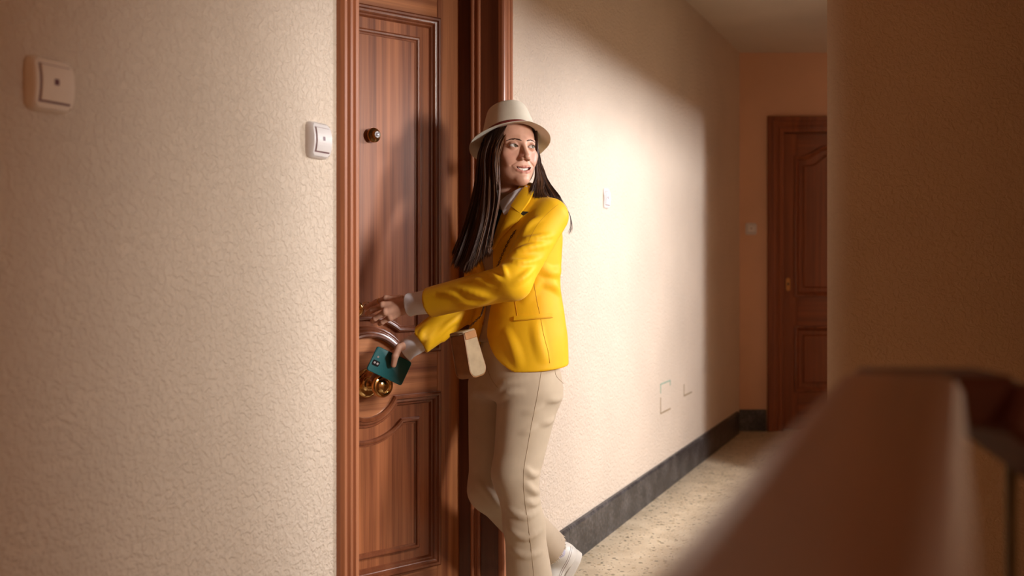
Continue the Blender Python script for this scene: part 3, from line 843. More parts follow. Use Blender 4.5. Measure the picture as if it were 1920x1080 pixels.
# right hand behind the phone
PHC = P(731, 686, 3.135)
WR = P(768, 655, 3.150)
RK = [P(737, 664, 3.163), P(741, 676, 3.168), P(747, 687, 3.172), P(754, 697, 3.172)]
RF = [[RK[0], P(712, 672, 3.166), P(699, 684, 3.163), P(692, 692, 3.156)],
      [RK[1], P(716, 690, 3.172), P(703, 703, 3.166), P(697, 711, 3.150)],
      [RK[2], P(725, 702, 3.174), P(713, 714, 3.168), P(707, 721, 3.156)],
      [RK[3], P(736, 711, 3.172), P(726, 720, 3.166), P(722, 724, 3.158)]]
RTH = [P(760, 648, 3.135), P(748, 652, 3.108), P(741, 668, 3.098), P(738, 684, 3.104)]
def hand_r(P_):
    d = cone(P_, P(790, 640, 3.14), WR, .030, .0245)
    for kk, rr in zip(RK, (.0115, .0115, .011, .010)):
        d = smin(d, cone(P_, WR+(kk-WR)*.1, kk, .0160, rr), .010)
    d = smin(d, finger(P_, RTH, [.0140, .0118, .0104, .0086]), .008)
    g = None
    for f, r in zip(RF, LFR):
        q = finger(P_, f, r); g = q if g is None else smin(g, q, .0016)
    return smin(d, g, .004)

# ---- torso
TH_ = math.radians(45)
TL = np.array([math.sin(TH_), -math.cos(TH_), 0]); TB = np.array([math.cos(TH_), math.sin(TH_), 0])   # her left, her back
TC = 3.12
tx = table([(.60, .010), (.87, .010), (.98, .016), (1.105, .022), (1.25, .008), (1.36, -.004), (1.5, -.004)])
ta = table([(.70, .19), (.87, .184), (.95, .176), (1.02, .160), (1.11, .142), (1.20, .152), (1.28, .166), (1.335, .165), (1.375, .120), (1.41, .070), (1.46, .058)])
tb = table([(.70, .125), (.87, .124), (.95, .120), (1.02, .110), (1.11, .098), (1.20, .112), (1.26, .118), (1.335, .095), (1.375, .075), (1.41, .062), (1.46, .055)])
def tl(P_):
    z = P_[:, 2]; q = P_-np.stack([tx(z), np.full(len(z), TC), np.zeros(len(z))], 1)
    return np.stack([q @ TL, q @ TB, z], 1)
def tw_(x, y, z):
    return np.array([float(tx(z)), TC, 0])+x*TL+y*TB+np.array([0, 0, z])
def torso_d(q):
    a, b = ta(q[:, 2]), tb(q[:, 2])
    k = (np.abs(q[:, 0]/a)**2.2+np.abs(q[:, 1]/b)**2.2)**(1/2.2)
    return (k-1)*np.minimum(a, b)*.86
SHL = P(1031, 406, 3.005); ELL = P(962, 528, 2.885)
SHR = tw_(-.122, .025, 1.315); ELR = P(893, 560, 3.19); SRE = P(785, 641, 3.135)
NKZ = 1.385
wl_ = table([(.78, .135), (.85, .105), (.872, .075), (.892, .044), (.915, .020), (.945, -.002), (.985, -.018), (1.10, -.018), (1.17, -.002), (1.25, .024), (1.34, .050), (1.40, .064), (1.5, .07)])
wr_ = table([(.80, -.16), (.866, -.12), (.90, -.085), (.95, -.060), (1.02, -.052), (1.10, -.055), (1.17, -.058), (1.25, -.066), (1.34, -.070), (1.40, -.062), (1.5, -.07)])
def folds(P_, amp, k1, k2, ph=0.0, sharp=1.6):
    w = P_ @ np.asarray(k1)+1.1*np.sin(P_ @ np.asarray(k2)+ph)
    s = .5+.5*np.sin(w); return amp*(s**sharp)
def gm(P_, c, r): q = (P_-np.asarray(c, float))/np.asarray(r, float); return np.exp(-(q*q).sum(1))
def ridges(base, specs, z0=2.55):
    """folds of cloth as half-sunk rolls: list of (picture points, radius, height above the cloth)"""
    out = []
    for pts, r, up in specs:
        W = hit(base, catmull(np.array(pts, float), 9), z0); G = grad(base, W, .004); u = up*(1.35*np.sin(np.linspace(0, np.pi, 9))**.9-.35); out.append((W-G*(r-u)[:, None], r))
    return out
def add_ridges(P_, d, rd, k=.007):
    near = np.abs(d) < .05
    if not near.any(): return d
    Q = P_[near]; dd = d[near]
    for W, r in rd:
        rr = [r]*9
        e = None
        for i in range(8):
            c = cone(Q, W[i], W[i+1], rr[i], rr[i+1]); e = c if e is None else np.minimum(e, c)
        dd = smin(dd, e, k)
    d = d.copy(); d[near] = dd
    return d
def sleeve_l0(P_):
    u = cone(P_, SHL, ELL, .056, .0505); f = cone(P_, ELL, SL_END+(SL_END-ELL)*.2, .0515, .0440)
    return smin(u, f, .022)
RD_L = ridges(sleeve_l0, [
    ([(974, 449), (1005, 447), (1042, 440)], .011, 0.0094), ([(951, 477), (992, 465), (1040, 455)], .013, 0.0109),
    ([(952, 486), (980, 492), (1020, 484)], .011, 0.0087), ([(978, 442), (994, 420), (1018, 405)], .012, 0.0087),
    ([(938, 496), (946, 508), (951, 523)], .009, 0.0101), ([(916, 507), (931, 521), (946, 524)], .010, 0.0101),
    ([(962, 534), (984, 518), (1006, 498)], .012, 0.0087), ([(846, 540), (893, 551), (930, 559)], .013, 0.0087),
    ([(850, 566), (895, 570), (935, 552)], .012, 0.0072), ([(872, 527), (900, 526), (925, 536)], .010, 0.0072), ([(822, 552), (850, 553), (872, 563)], .010, 0.0058)])
def sleeve_l(P_):
    d = add_ridges(P_, sleeve_l0(P_), RD_L)
    ax = nrm(SL_END-ELL)
    end = (P_-SL_END) @ ax
    d = smax(d, end, .003)
    return smax(d, -cone(P_, SL_END-ax*.022, SL_END+ax*.06, .0362, .0362), .003)
def sleeve_r0(P_):
    return smin(cone(P_, SHR, ELR, .054, .050), cone(P_, ELR, SRE+(SRE-ELR)*.2, .050, .0410), .02)
RD_R = ridges(lambda p: sleeve_r0(p), [([(868, 592), (840, 610), (812, 640)], .011, 0.0087), ([(878, 600), (850, 622), (815, 655)], .010, 0.0058), ([(800, 612), (790, 625), (795, 640)], .010, 0.0043)])
def sleeve_r(P_):
    d = add_ridges(P_, sleeve_r0(P_), RD_R)
    ax = nrm(SRE-ELR); d = smax(d, (P_-SRE) @ ax, .003)
    return smax(d, -cone(P_, SRE-ax*.022, SRE+ax*.06, .0335, .0335), .003)
def jacket_torso0(P_):
    q = tl(P_); d = torso_d(q)
    d = smin(d, cone(P_, SHL+TL*-.012, tw_(.055, .005, 1.385), .047, .040), .03)
    d = smin(d, cone(P_, SHR+TL*.015, tw_(-.055, .005, 1.385), .045, .040), .03)
    return d
RD_T = ridges(jacket_torso0, [([(1020, 505), (1036, 513), (1050, 508)], .012, 0.0087), ([(1024, 530), (1038, 535), (1048, 545)], .011, 0.0072), ([(985, 560), (996, 545), (1010, 530)], .011, 0.0058), ([(950, 625), (962, 650), (972, 680)], .014, 0.0058), ([(1005, 610), (1010, 640), (1018, 670)], .014, 0.0058)])
def jacket_torso(P_):
    q = tl(P_); d = add_ridges(P_, jacket_torso0(P_), RD_T, .016)
    hem = .868+.010*np.clip(q[:, 1]/.12, -1, 1)
    d = smax(d, hem-P_[:, 2], .006)
    d = smax(d, P_[:, 2]-(1.425+.12*q[:, 1]), .006)
    # open front
    wl0, wr0 = wl_(q[:, 2]), wr_(q[:, 2])
    cut = np.maximum(np.maximum(q[:, 0]-wl0, wr0-q[:, 0]), q[:, 1]+.0)
    return smax(d, -cut, .008)
def jacket_fn(P_):
    d = jacket_torso(P_)
    d = smin(d, sleeve_l(P_), .012)
    return smin(d, sleeve_r(P_), .012)
def shirt_fn(P_):
    q = tl(P_); d = torso_d(q)+.010
    d = smax(d, .94-P_[:, 2], .01)
    d = smin(d, cone(P_, NECK-np.array([0, 0, .05]), NECK+np.array([0, 0, .004]), .056, .052), .02)
    return smax(d, P_[:, 2]-1.395, .004)
def cuff(P_, a, b, r):
    ax = nrm(np.asarray(b)-a); d = cone(P_, a, np.asarray(b)+ax*.05, r, r*1.02)
    d = d-.0018*np.sin(P_ @ np.array([60, 30, 110.]))
    d = smax(d, (P_-b) @ ax, .002)
    return smax(d, -cone(P_, a-ax*.01, b+ax*.06, r-.008, r-.008), .002)

# ---- legs
PC = np.array([.013, 3.12, .84])
LL_ = np.array([.5, -.866, 0]); LB_ = np.array([.866, .5, 0])
HIPL = P(990, 712, 3.055); KNL = P(966, 888, 3.02); ANL = P(1001, 1172, 3.055)
HIPR = P(931, 722, 3.20); KNR = P(919, 918, 3.15); ANR = P(1027, 1030, 3.32)
def trousers_fn0(P_):
    q = P_-PC; x, y, z = q @ LL_, q @ LB_, P_[:, 2]
    a = np.interp(z, [.70, .80, .87, .98, 1.05], [.150, .165, .160, .140, .128]); b = np.interp(z, [.70, .80, .87, .98, 1.05], [.105, .122, .116, .100, .092])
    d = (np.sqrt((x/a)**2+(y/b)**2)-1)*np.minimum(a, b)*.9
    d = smax(d, .765-z, .03); d = smax(d, z-1.03, .005)
    d = smin(d, elli(P_, P(1003, 738, 3.09), (.074, .10, .105)), .04)                         # seat
    ln = smin(cone(P_, HIPL, KNL, .0900, .0660), cone(P_, KNL, P(983, 985, 3.02), .0645, .0565), .03)
    ln = smin(ln, cone(P_, P(1002, 740, 3.06), P(985, 850, 3.03), .078, .052), .03)
    ln = smin(ln, cone(P_, P(983, 985, 3.02), ANL+np.array([0, 0, .0]), .0575, .080), .03)
    lr = smin(cone(P_, HIPR, KNR, .090, .0655), cone(P_, KNR, ANR, .0635, .0675), .03)
    d2 = smin(d, lr, .020)
    return smin(d2, ln, .012)
RD_P = ridges(trousers_fn0, [([(985, 879), (998, 890), (1012, 889)], .010, 0.0087), ([(984, 906), (1000, 920), (1014, 924)], .010, 0.0087), ([(950, 953), (983, 969), (1014, 955)], .011, 0.0087),
    ([(952, 994), (985, 1008), (1018, 992)], .010, 0.0072), ([(955, 1030), (985, 1042), (1015, 1036)], .011, 0.0058), ([(985, 940), (1000, 945), (1014, 938)], .008, 0.0072), ([(1018, 796), (1030, 791), (1040, 784)], .008, 0.0072), ([(1030, 752), (1042, 750), (1054, 747)], .007, 0.0058),
    ([(932, 735), (946, 720), (985, 713)], .011, 0.0072), ([(936, 750), (952, 738), (978, 735)], .009, 0.0058), ([(985, 775), (1000, 770), (1014, 762)], .008, 0.0043), ([(978, 812), (990, 808), (1002, 800)], .008, 0.0043), ([(880, 742), (900, 735), (925, 740)], .010, 0.0043), ([(896, 905), (915, 925), (935, 950)], .011, 0.0043)])
def trousers_fn(P_):
    z = P_[:, 2]
    d2 = add_ridges(P_, trousers_fn0(P_), RD_P, .010)
    d2 = smax(d2, .035-z, .003)
    ax = nrm(ANR-KNR); d2 = np.where((P_ @ ax) > (KNR @ ax), smax(d2, np.where(z < .52, (P_-ANR) @ ax, -1) if True else 0, .003), d2)
    # hollow hem of the lifted leg
    d2 = smax(d2, -cone(P_, ANR-ax*.06, ANR+ax*.05, .058, .062), .003)
    return d2
def body_fn(P_):
    q = tl(P_); d = torso_d(q)+.022
    d = smin(d, cone(P_, SHL, ELL, .040, .036), .02); d = smin(d, cone(P_, ELL, P(800, 567, 3.01), .034, .028), .02)
    d = smin(d, cone(P_, SHR, ELR, .040, .036), .02); d = smin(d, cone(P_, ELR, P(790, 640, 3.14), .034, .028), .02)
    d = smax(d, .80-P_[:, 2], .02)
    qq = P_-PC; k = (np.sqrt(((qq @ LL_)/.140)**2+((qq @ LB_)/.092)**2+((qq[:, 2]-.03)/.10)**2)-1)*.10
    d = smin(d, k, .03)
    for h_, kn, an, r in ((HIPL, KNL, P(990, 1180, 3.055), .062), (HIPR, KNR, ANR, .062)):
        d = smin(d, smin(cone(P_, h_, kn, r, .050), cone(P_, kn, an, .050, .034), .02), .02)
    d = smin(d, cone(P_, NECK-np.array([0, 0, .05]), hw((0, .022, -.055)), .050, .048), .02)
    return d

def join(parts):
    V = []; F = []; n = 0
    for v, f in parts: V.append(v); F.append(f+n); n += len(v)
    return np.concatenate(V), np.concatenate(F)
hv = surf(head_fn, HC-np.array([.125, .135, .215]), HC+np.array([.125, .135, .145]), .0015)
parts = [hv, surf(hand_l, P(860, 520, 3.2)*np.array([0, 0, 0])+np.array([-.47, 2.94, .99]), np.array([-.22, 3.20, 1.16]), .0017),
         surf(hand_r, np.array([-.47, 3.03, .77]), np.array([-.24, 3.22, .98]), .0017),
         surf(body_fn, np.array([-.40, 2.76, .0]), np.array([.36, 3.50, 1.42]), .011)]
BV, BF = join(parts)
body = pm('body', (BV, BF), M_skin, None, True, skin_color(BV))

# eyes, brows, teeth
for s in (-1, 1):
    c = np.array((s*EX, EY, EZ)); gz = nrm((.42, -1.0, .16))
    M4 = Matrix.Translation(Vector(hw(c)-ROOT)) @ (Matrix(HR.tolist()) @ Vector(gz).to_track_quat('Z', 'Y').to_matrix()).to_4x4()
    R_ = ER*HS
    mb = MB(); mb.lathe([(R_*math.sin(a), R_*math.cos(a)) for a in np.linspace(0.0001, math.pi-.0001, 24)], 28, M4)
    eye = mb.obj('eye', M_eyew, person, True)
    ri = .0066*HS; hi_ = math.sqrt(R_*R_-ri*ri)
    mb = MB(); mb.lathe([(0, hi_+.0006)]+[(ri*k, math.sqrt(R_*R_-(ri*k)**2)+.0002) for k in (.4, .7, 1.0)], 28, M4)
    mb.obj('iris', M_iris, eye, True)
    mb = MB(); mb.lathe([(0, R_+.0008), (.0026, R_+.0006), (.0027, R_-.0006)], 20, M4); mb.obj('pupil', M_pupil, eye, True)
rnd = random.Random(4)
for s in (-1, 1):
    mb = MB()
    pts0 = np.array([(s*.0095, -.0945, .0148), (s*.021, -.0930, .0190), (s*.0335, -.0840, .0222), (s*.0450, -.0690, .0165)])
    c = catmull(pts0, 34)
    for i in range(34):
        wv = .0031*(1-.75*i/33)*min(1, .35+i/8)
        for j in range(7):
            p0w = hw(c[i]+np.array([rnd.uniform(-.001, .001), 0, rnd.uniform(-wv, wv)]))
            g = grad(head_fn, p0w[None])[0]; p0w = p0w-g*(head_fn(p0w[None])[0]+.0002)
            dr = HR @ nrm((s*.9, .25, .35 if i < 18 else -.35)); q1 = p0w+dr*.0052
            q1 = q1-g*(head_fn(q1[None])[0]-.0005)
            mb.tube([p0w, (p0w+q1)/2+g*.0004, q1], [.00032, .00028, .00012], 4)
    pmb(mb, 'eyebrow', M_brow)
mb = MB()
for i in range(12):                                   # upper teeth set in an arch that follows the lips
    x0 = (i-5.5)*.0047; x = x0
    y = float(np.interp(abs(x), [0, .014, .030], [-.0850, -.0815, -.0720])); sl = float(np.interp(abs(x), [0, .014, .028], [.05, .55, .9]))*np.sign(x)
    z = float(np.interp(abs(x), [0, .014, .030], [-.0765, -.0738, -.0650]))
    t_ = MB(); t_.box(-.00245, .00245, -.0018, .0018, 0, .0105, .0005)
    n_l = math.hypot(1, sl); ca, sa = 1/n_l, sl/n_l
    mb.add([hw((x+a*ca-c_*sa, y+a*sa*1.0+c_*ca, z+h_)) for a, c_, h_ in t_.v], t_.f)
pmb(mb, 'teeth', M_teeth, None, True, 50)

# ---- clothes
jv = surf(jacket_fn, np.array([-.30, 2.72, .84]), np.array([.28, 3.42, 1.45]), .0042, 2)
jacket = pm('jacket', jv, M_yel)
shirt = pm('shirt', surf(shirt_fn, np.array([-.22, 2.90, .84]), np.array([.26, 3.36, 1.42]), .0065), M_knit)
pm('cuff', surf(lambda p: cuff(p, SL_END-nrm(SL_END-ELL)*.018, CF_END, .0352), np.array([-.36, 2.90, .98]), np.array([-.18, 3.14, 1.15]), .0026), M_shirt, shirt)
CRE = P(759, 659, 3.15); CRS = SRE-nrm(SRE-ELR)*.018
pm('cuff', surf(lambda p: cuff(p, CRS, CRE, .0325), np.array([-.42, 3.02, .83]), np.array([-.20, 3.24, 1.02]), .0026), M_shirt, shirt)
trousers = pm('trousers', surf(trousers_fn, np.array([-.22, 2.86, .02]), np.array([.27, 3.50, 1.06]), .0050), M_trs)

def plate(fn, left, right, n, m, thick, lift=.001, bulge=0.0):
    """cloth patch lying on a solid between two picture-space edge lines"""
    A_ = dense(left, n); B_ = dense(right, n); pts = []
    for i in range(n):
        for j in range(m): pts.append(A_[i]+(B_[i]-A_[i])*j/(m-1))
    W = hit(fn, pts); G = grad(fn, W, .004)
    k = np.array([bulge*math.sin(math.pi*j/(m-1)) for i in range(n) for j in range(m)])[:, None]
    lo_, up_ = W+G*(lift-.004), W+G*(lift+thick+k)
    V = np.vstack([lo_, up_]); F = []; nm = n*m
    for i in range(n-1):
        for j in range(m-1):
            a = i*m+j; F.append((a, a+1, a+m+1, a+m)); F.append((a+nm, a+m+nm, a+m+1+nm, a+1+nm))
    edge = [j for j in range(m)]+[i*m+m-1 for i in range(1, n)]+[(n-1)*m+j for j in range(m-2, -1, -1)]+[i*m for i in range(n-2, 0, -1)]
    for a, b in zip(edge, edge[1:]+edge[:1]): F.append((a, b, b+nm, a+nm))
    mb = MB(); mb.add(V, F); return mb
def seam(fn, pts, r, lift=0.0, n=40, z0=2.55):
    W = hit(fn, catmull(pts, n), z0); G = grad(fn, W, .004); mb = MB(); mb.tube(W+G*lift, r, 6); return mb

# lapels and collar of the blazer
pmb(plate(jacket_torso, [(960, 390), (952, 408), (940, 434), (926, 463), (916, 487)], [(981, 405), (964, 424), (943, 445), (924, 472), (916, 488)], 14, 8, .0035, .006, .0025), 'lapel', M_yel, jacket, True, 50)
pmb(plate(jacket_torso, [(986, 352), (974, 368), (960, 389)], [(1003, 361), (993, 381), (977, 402)], 12, 8, .0035, .0075, .003), 'collar_fall', M_yel, jacket, True, 50)
pmb(plate(jacket_torso, [(979, 397), (976, 403)], [(991, 398), (982, 404)], 3, 3, .001, .004), 'painted_notch_shadow', M_dark, jacket, True, 50)  # near-black plate, painted stand-in for the shade in the lapel notch
# collar: band standing round the neck, folding over
def ring_collar(name, mat, parent, r0, r1, z0, z1, zt, a0, a1, cx, thick, flare=.016, n=30):
    """folded collar round the neck from angle a0 to a1 (0 = her left, -90 = front)"""
    mb = MB(); V = []; F = []
    prof = [(r0, z0), (r0+.002, zt-.003), (r0+.006, zt), (r0+.010, zt-.004), (r0+flare, (z0+z1)/2), (r0+flare+.010, z1)]
    k = len(prof)
    for i in range(n):
        a = math.radians(a0+(a1-a0)*i/(n-1))
        for (r, z) in prof:
            fr = max(0, -math.sin(a)); zz = z-.030*fr*fr
            V.append(cx+TL*(r*math.cos(a)*1.06)+TB*(r*math.sin(a))+np.array([0, 0, zz]))
    for i in range(n-1):
        for t in range(k-1): F.append((i*k+t, i*k+t+1, (i+1)*k+t+1, (i+1)*k+t))
    mb.add(V, F); o = pmb(mb, name, mat, parent, True)
    md = o.modifiers.new('thick', 'SOLIDIFY'); md.thickness = thick; md.offset = 0
    return o
NB = np.array([NECK[0]+.004, NECK[1]+.004, 0])
ring_collar('blazer_collar', M_yel, jacket, .070, .080, 1.368, 1.350, 1.404, -38, 225, NB, .004, .018)
ring_collar('shirt_collar', M_shirt, shirt, .0595, .070, 1.365, 1.358, 1.402, -62, 240, NB, .0025, .010)
pmb(plate(lambda p: np.minimum(jacket_torso(p), np.minimum(shirt_fn(p), head_fn(p)-.004)), [(988, 348), (972, 357), (952, 368), (938, 380)], [(985, 356), (977, 370), (964, 392), (947, 404)], 12, 7, .0022, .004, .002), 'collar_point', M_shirt, shirt, True, 50)
# scarf with a small pin
pmb(plate(shirt_fn, [(928, 388), (920, 415), (912, 445), (905, 475)], [(943, 396), (938, 415), (930, 445), (917, 475)], 10, 5, .006, .001, .003), 'scarf', M_scarf, shirt, True, 50)
W = hit(shirt_fn, [(929, 424), (925, 438)]); mb = MB(); mb.tube([W[0]+np.array([-.004, -.014, 0]), W[1]+np.array([-.004, -.014, 0])], .0022, 8); pmb(mb, 'pin', M_gold, shirt)
# pocket, darts, buttons, seams
pmb(plate(jacket_torso, [(965, 593), (1034, 587)], [(964, 601), (1034, 594)], 10, 3, .0022, .001, .001), 'pocket_welt', M_yel, jacket, True, 50)
pmb(seam(jacket_torso, [(962, 602.5), (990, 600), (1036, 595.5)], .0012, .0006), 'pocket_slit', M_yelc, jacket)
pmb(seam(jacket_torso, [(1001, 530), (1006, 560), (1012, 588)], .0010, .0), 'dart', M_yelc, jacket)
pmb(seam(jacket_torso, [(965, 557), (967, 575), (970, 592)], .0010, .0), 'dart', M_yelc, jacket)
pmb(seam(jacket_torso, [(1014, 598), (1020, 630), (1028, 660), (1031, 681)], .0010, .0), 'seam', M_yelc, jacket)
pmb(seam(jacket_fn, [(1047, 383), (1030, 397), (1010, 418), (998, 438), (990, 455)], .0006, -.0002), 'armhole_seam', M_yelc, jacket)
for (bx, by) in ((918, 492), (908, 607)):
    w_ = hit(jacket_torso, [(bx, by)])[0]; g = grad(jacket_torso, w_[None], .004)[0]
    M4 = Matrix.Translation(Vector(w_)) @ Vector(g).to_track_quat('Z', 'Y').to_matrix().to_4x4()
    mb = MB(); mb.lathe([(0, -.001), (.0085, -.001), (.0085, .0018), (.0070, .0030), (.0060, .0022), (0, .0022)], 24, M4); pmb(mb, 'button', M_yelc, jacket, True, 40)
pmb(seam(trousers_fn, [(1016, 690), (1008, 740), (998, 790), (989, 840), (982, 885), (983, 930), (990, 980), (997, 1040), (1003, 1100)], .0010, .0002, 60), 'side_seam', M_trss, trousers)
pmb(seam(trousers_fn, [(1040, 690), (1043, 705), (1056, 719)], .0010, .0002, 16), 'pocket_seam', M_trss, trousers)
pmb(seam(trousers_fn, [(913, 690), (922, 712), (934, 728)], .0008, .0, 16), 'fly_seam', M_trss, trousers)
# frayed hem on the lifted leg
ax = nrm(ANR-KNR); u_ = nrm(np.cross(ax, [0, 0, 1])); v_ = np.cross(ax, u_); mb = MB()
for i in range(110):
    a = 2*math.pi*i/110+rnd.uniform(-.02, .02); rr = .0655
    p = ANR-ax*.004+rr*(math.cos(a)*u_+math.sin(a)*v_); ln_ = rnd.uniform(.006, .014)
    q = p+ax*ln_+(rnd.uniform(-.003, .003))*u_+rnd.uniform(-.003, .003)*v_
    mb.tube([p, (p+q)/2, q], [.0022, .0016, .0007], 4)
fr_ = pmb(mb, 'frayed_hem', cloth('cream_fray', (.66, .56, .44), .9, 900, .1, .2), trousers); fr_['kind'] = 'stuff'

# ---- shoes: local frame y = towards toe, z = up from sole, origin under the heel
def shoe_fn(p):
    d = elli(p, (0, .195, .034), (.043, .070, .034))
    d = smin(d, elli(p, (0, .125, .045), (.038, .085, .045)), .03)
    d = smin(d, elli(p, (0, .035, .045), (.034, .046, .058)), .03)
    d = smin(d, cone(p, (0, .045, .050), (0, .052, .092), .034, .036), .02)
    d = smax(d, p[:, 2]-(.088-.10*np.clip(p[:, 1]-.03, -.02, .05)), .004)
    d = smax(d, -cone(p, (0, .055, .060), (0, .065, .13), .026, .032), .004)
    return smax(d, .014-p[:, 2], .003)
def sole_fn(p):
    q = np.abs(p[:, 1]-.130)/.139; w = np.interp(p[:, 1], [-.02, .03, .10, .19, .27], [.034, .039, .036, .047, .036])
    d = ((np.abs(p[:, 0])/w)**2.6+q**3.4)**(1/2.9)-1
    d = d*.034
    return smax(smax(d, p[:, 2]-.028, .003), -p[:, 2], .003)
def shoe(M4, par):
    A3 = np.array(M4.to_3x3()); T3 = np.array(M4.translation)
    b_ = surf(shoe_fn, (-.06, -.03, -.005), (.06, .285, .115), .003); s_ = surf(sole_fn, (-.06, -.03, -.012), (.06, .295, .045), .003)
    sh = pm('shoe', (b_[0] @ A3.T+T3, b_[1]), M_shoe); pm('sole', (s_[0] @ A3.T+T3, s_[1]), M_sole, sh)
    mb = MB()
    for sx in (-1, 1):
        for zz in (.050, .056):
            pts = []
            for y in np.linspace(.0, .11, 14):
                o = np.array([[sx*.08, y, zz-.10*y]]); 
                for _ in range(40): o[0, 0] -= sx*max(min(shoe_fn(o)[0], .02), -.02)*.8
                pts.append(A3 @ o[0]+T3)
            mb.tube(pts, .0007, 5)
    pmb(mb, 'stitching', M_gasket, sh)
    mb = MB()
    for k in range(5):
        y = .105+.018*k; z = float(.088-.0*k)
        o = np.array([[0, y, .12]])
        for _ in range(40): o[0, 2] -= max(min(shoe_fn(o)[0], .02), -.02)*.8
        c_ = o[0]; mb.tube([A3 @ (c_+np.array([-.018, 0, -.006]))+T3, A3 @ (c_+np.array([0, .004, .002]))+T3, A3 @ (c_+np.array([.018, 0, -.006]))+T3], .0028, 6)
    pmb(mb, 'laces', M_sole, sh)
    return sh
def frame(o, ydir, zhint):
    y = Vector(ydir).normalized(); x = y.cross(Vector(zhint)).normalized(); z = x.cross(y)
    return Matrix(((x.x, y.x, z.x, o[0]), (x.y, y.y, z.y, o[1]), (x.z, y.z, z.z, o[2]), (0, 0, 0, 1)))
HEEL = P(1087, 1041, 3.36); TOE = np.array([.085, 3.26, .012])
shoe(frame(HEEL, TOE-HEEL, (-.75, -.25, .62)), person)
shoe(frame((.09, 3.09, 0), (-.87, -.35, 0), (0, 0, 1)), person)
mb = MB(); sk = P(1062, 1046, 3.335)
pm('sock', surf(lambda p: smin(cone(p, ANR-ax*.06, P(1052, 1046, 3.335), .040, .038), cone(p, P(1052, 1046, 3.335), P(1050, 1085, 3.33), .036, .032), .02), np.array([.06, 3.24, .10]), np.array([.26, 3.44, .36]), .005), M_sock)

# ---- hat: head frame tilted back
HATR = HR @ np.array(Matrix.Rotation(math.radians(-19), 3, 'X') @ Matrix.Rotation(math.radians(4), 3, 'Y'))
HATC = hw((.001, .014, .036))
def hatw(p): return HATC+HATR @ np.asarray(p, float)
n_ = 96
def brim_z(a, r):
    """a: angle, 0 = her left, -90 = front; r from 0 (crown) to 1 (edge)"""
    side = abs(math.cos(a)); front = max(0, -math.sin(a)); back = max(0, math.sin(a))
    return r*(-.006*front-.004*back-.010*side)-.010*r*r*front+.002*r*r*back-.004*r*r*side
prof = []
V = []; F = []
def crown_pt(a, t):
    """t 0..1 up the side, then over the top"""
    rx = .0800-.0210*t**1.4; ry = .0960-.0260*t**1.4
    fr = max(0, -math.sin(a))
    pinch = 1-.28*t*t*math.exp(-((abs(abs(a+math.pi/2)-.62))/.42)**2)      # pinched front sides
    return np.array([rx*math.cos(a)*pinch, ry*math.sin(a)*pinch, .002+.098*t-.018*t*max(0, math.sin(a))])
rows = [('b', 1.0), ('b', .93), ('b', .75), ('b', .5), ('b', .25), ('b', .0)]
cr = [.08, .2, .35, .5, .65, .8, .9, .97]
tops = [(.94, .004), (.82, .002), (.62, -.010), (.38, -.018), (.15, -.020)]
BRX, BRY = .122, .140
for kind, r in rows:
    for i in range(n_):
        a = 2*math.pi*i/n_
        x = (.080+(BRX-.080)*r)*math.cos(a); y = (.096+(BRY-.096)*r)*math.sin(a)
        V.append((x, y, brim_z(a, r)))
for t in cr:
    for i in range(n_): V.append(crown_pt(2*math.pi*i/n_, t))
for s_, dz in tops:
    for i in range(n_):
        a = 2*math.pi*i/n_; p = crown_pt(a, 1.0); dent = dz if dz > 0 else dz*(1+.3*max(0, -math.sin(a)))
        V.append((p[0]*s_, p[1]*s_, p[2]+dent))
nr = len(V)//n_
for j in range(nr-1):
    for i in range(n_): F.append((j*n_+i, j*n_+(i+1) % n_, (j+1)*n_+(i+1) % n_, (j+1)*n_+i))
F.append(tuple((nr-1)*n_+i for i in range(n_)))
mb = MB(); mb.add([hatw(p) for p in V], F); hat = pmb(mb, 'hat', M_hat)
md = hat.modifiers.new('thick', 'SOLIDIFY'); md.thickness = .0022; md.offset = 1
md = hat.modifiers.new('smooth', 'SUBSURF'); md.levels = 1; md.render_levels = 1
mb = MB(); V = []; F = []
for (t, o) in ((.02, .0020), (.02, .0042), (.08, .0046), (.135, .0042), (.135, .0015)):
    for i in range(n_):
        a = 2*math.pi*i/n_; p = crown_pt(a, t); V.append(hatw(p+np.array([o*math.cos(a), o*math.sin(a), 0])))
for j in range(4):
    for i in range(n_): F.append((j*n_+i, j*n_+(i+1) % n_, (j+1)*n_+(i+1) % n_, (j+1)*n_+i))
mb.add(V, F); pmb(mb, 'hat_band', M_band, hat)

# ---- hair: locks of strands that follow guide lines from the scalp
rng = np.random.RandomState(7)
hV, hF, hC = [], [], []; nh = 0
def strand(pts, r, col, n=17, sides=4):
    """one lock: a thin tapered tube along a smooth line"""
    global nh
    c = catmull(pts, n); t = np.gradient(c, axis=0); t /= np.linalg.norm(t, axis=1)[:, None]+1e-9
    u = np.cross(t, [.3, .9, .1]); u /= np.linalg.norm(u, axis=1)[:, None]+1e-9; w = np.cross(t, u)
    rr = r*np.interp(np.linspace(0, 1, n), [0, .15, .8, 1], [.8, 1, .9, .25])
    an = 2*np.pi*np.arange(sides)/sides
    V = (c[:, None]+rr[:, None, None]*(np.cos(an)[None, :, None]*u[:, None]+np.sin(an)[None, :, None]*w[:, None])).reshape(-1, 3)
    i, k = np.meshgrid(np.arange(n-1), np.arange(sides), indexing='ij'); k2 = (k+1) % sides
    hF.append((np.stack([i*sides+k, i*sides+k2, (i+1)*sides+k2, (i+1)*sides+k], -1).reshape(-1, 4)+nh)); hV.append(V); nh += len(V)
    hC.append(np.tile(np.array(col), (len(V), 1)))
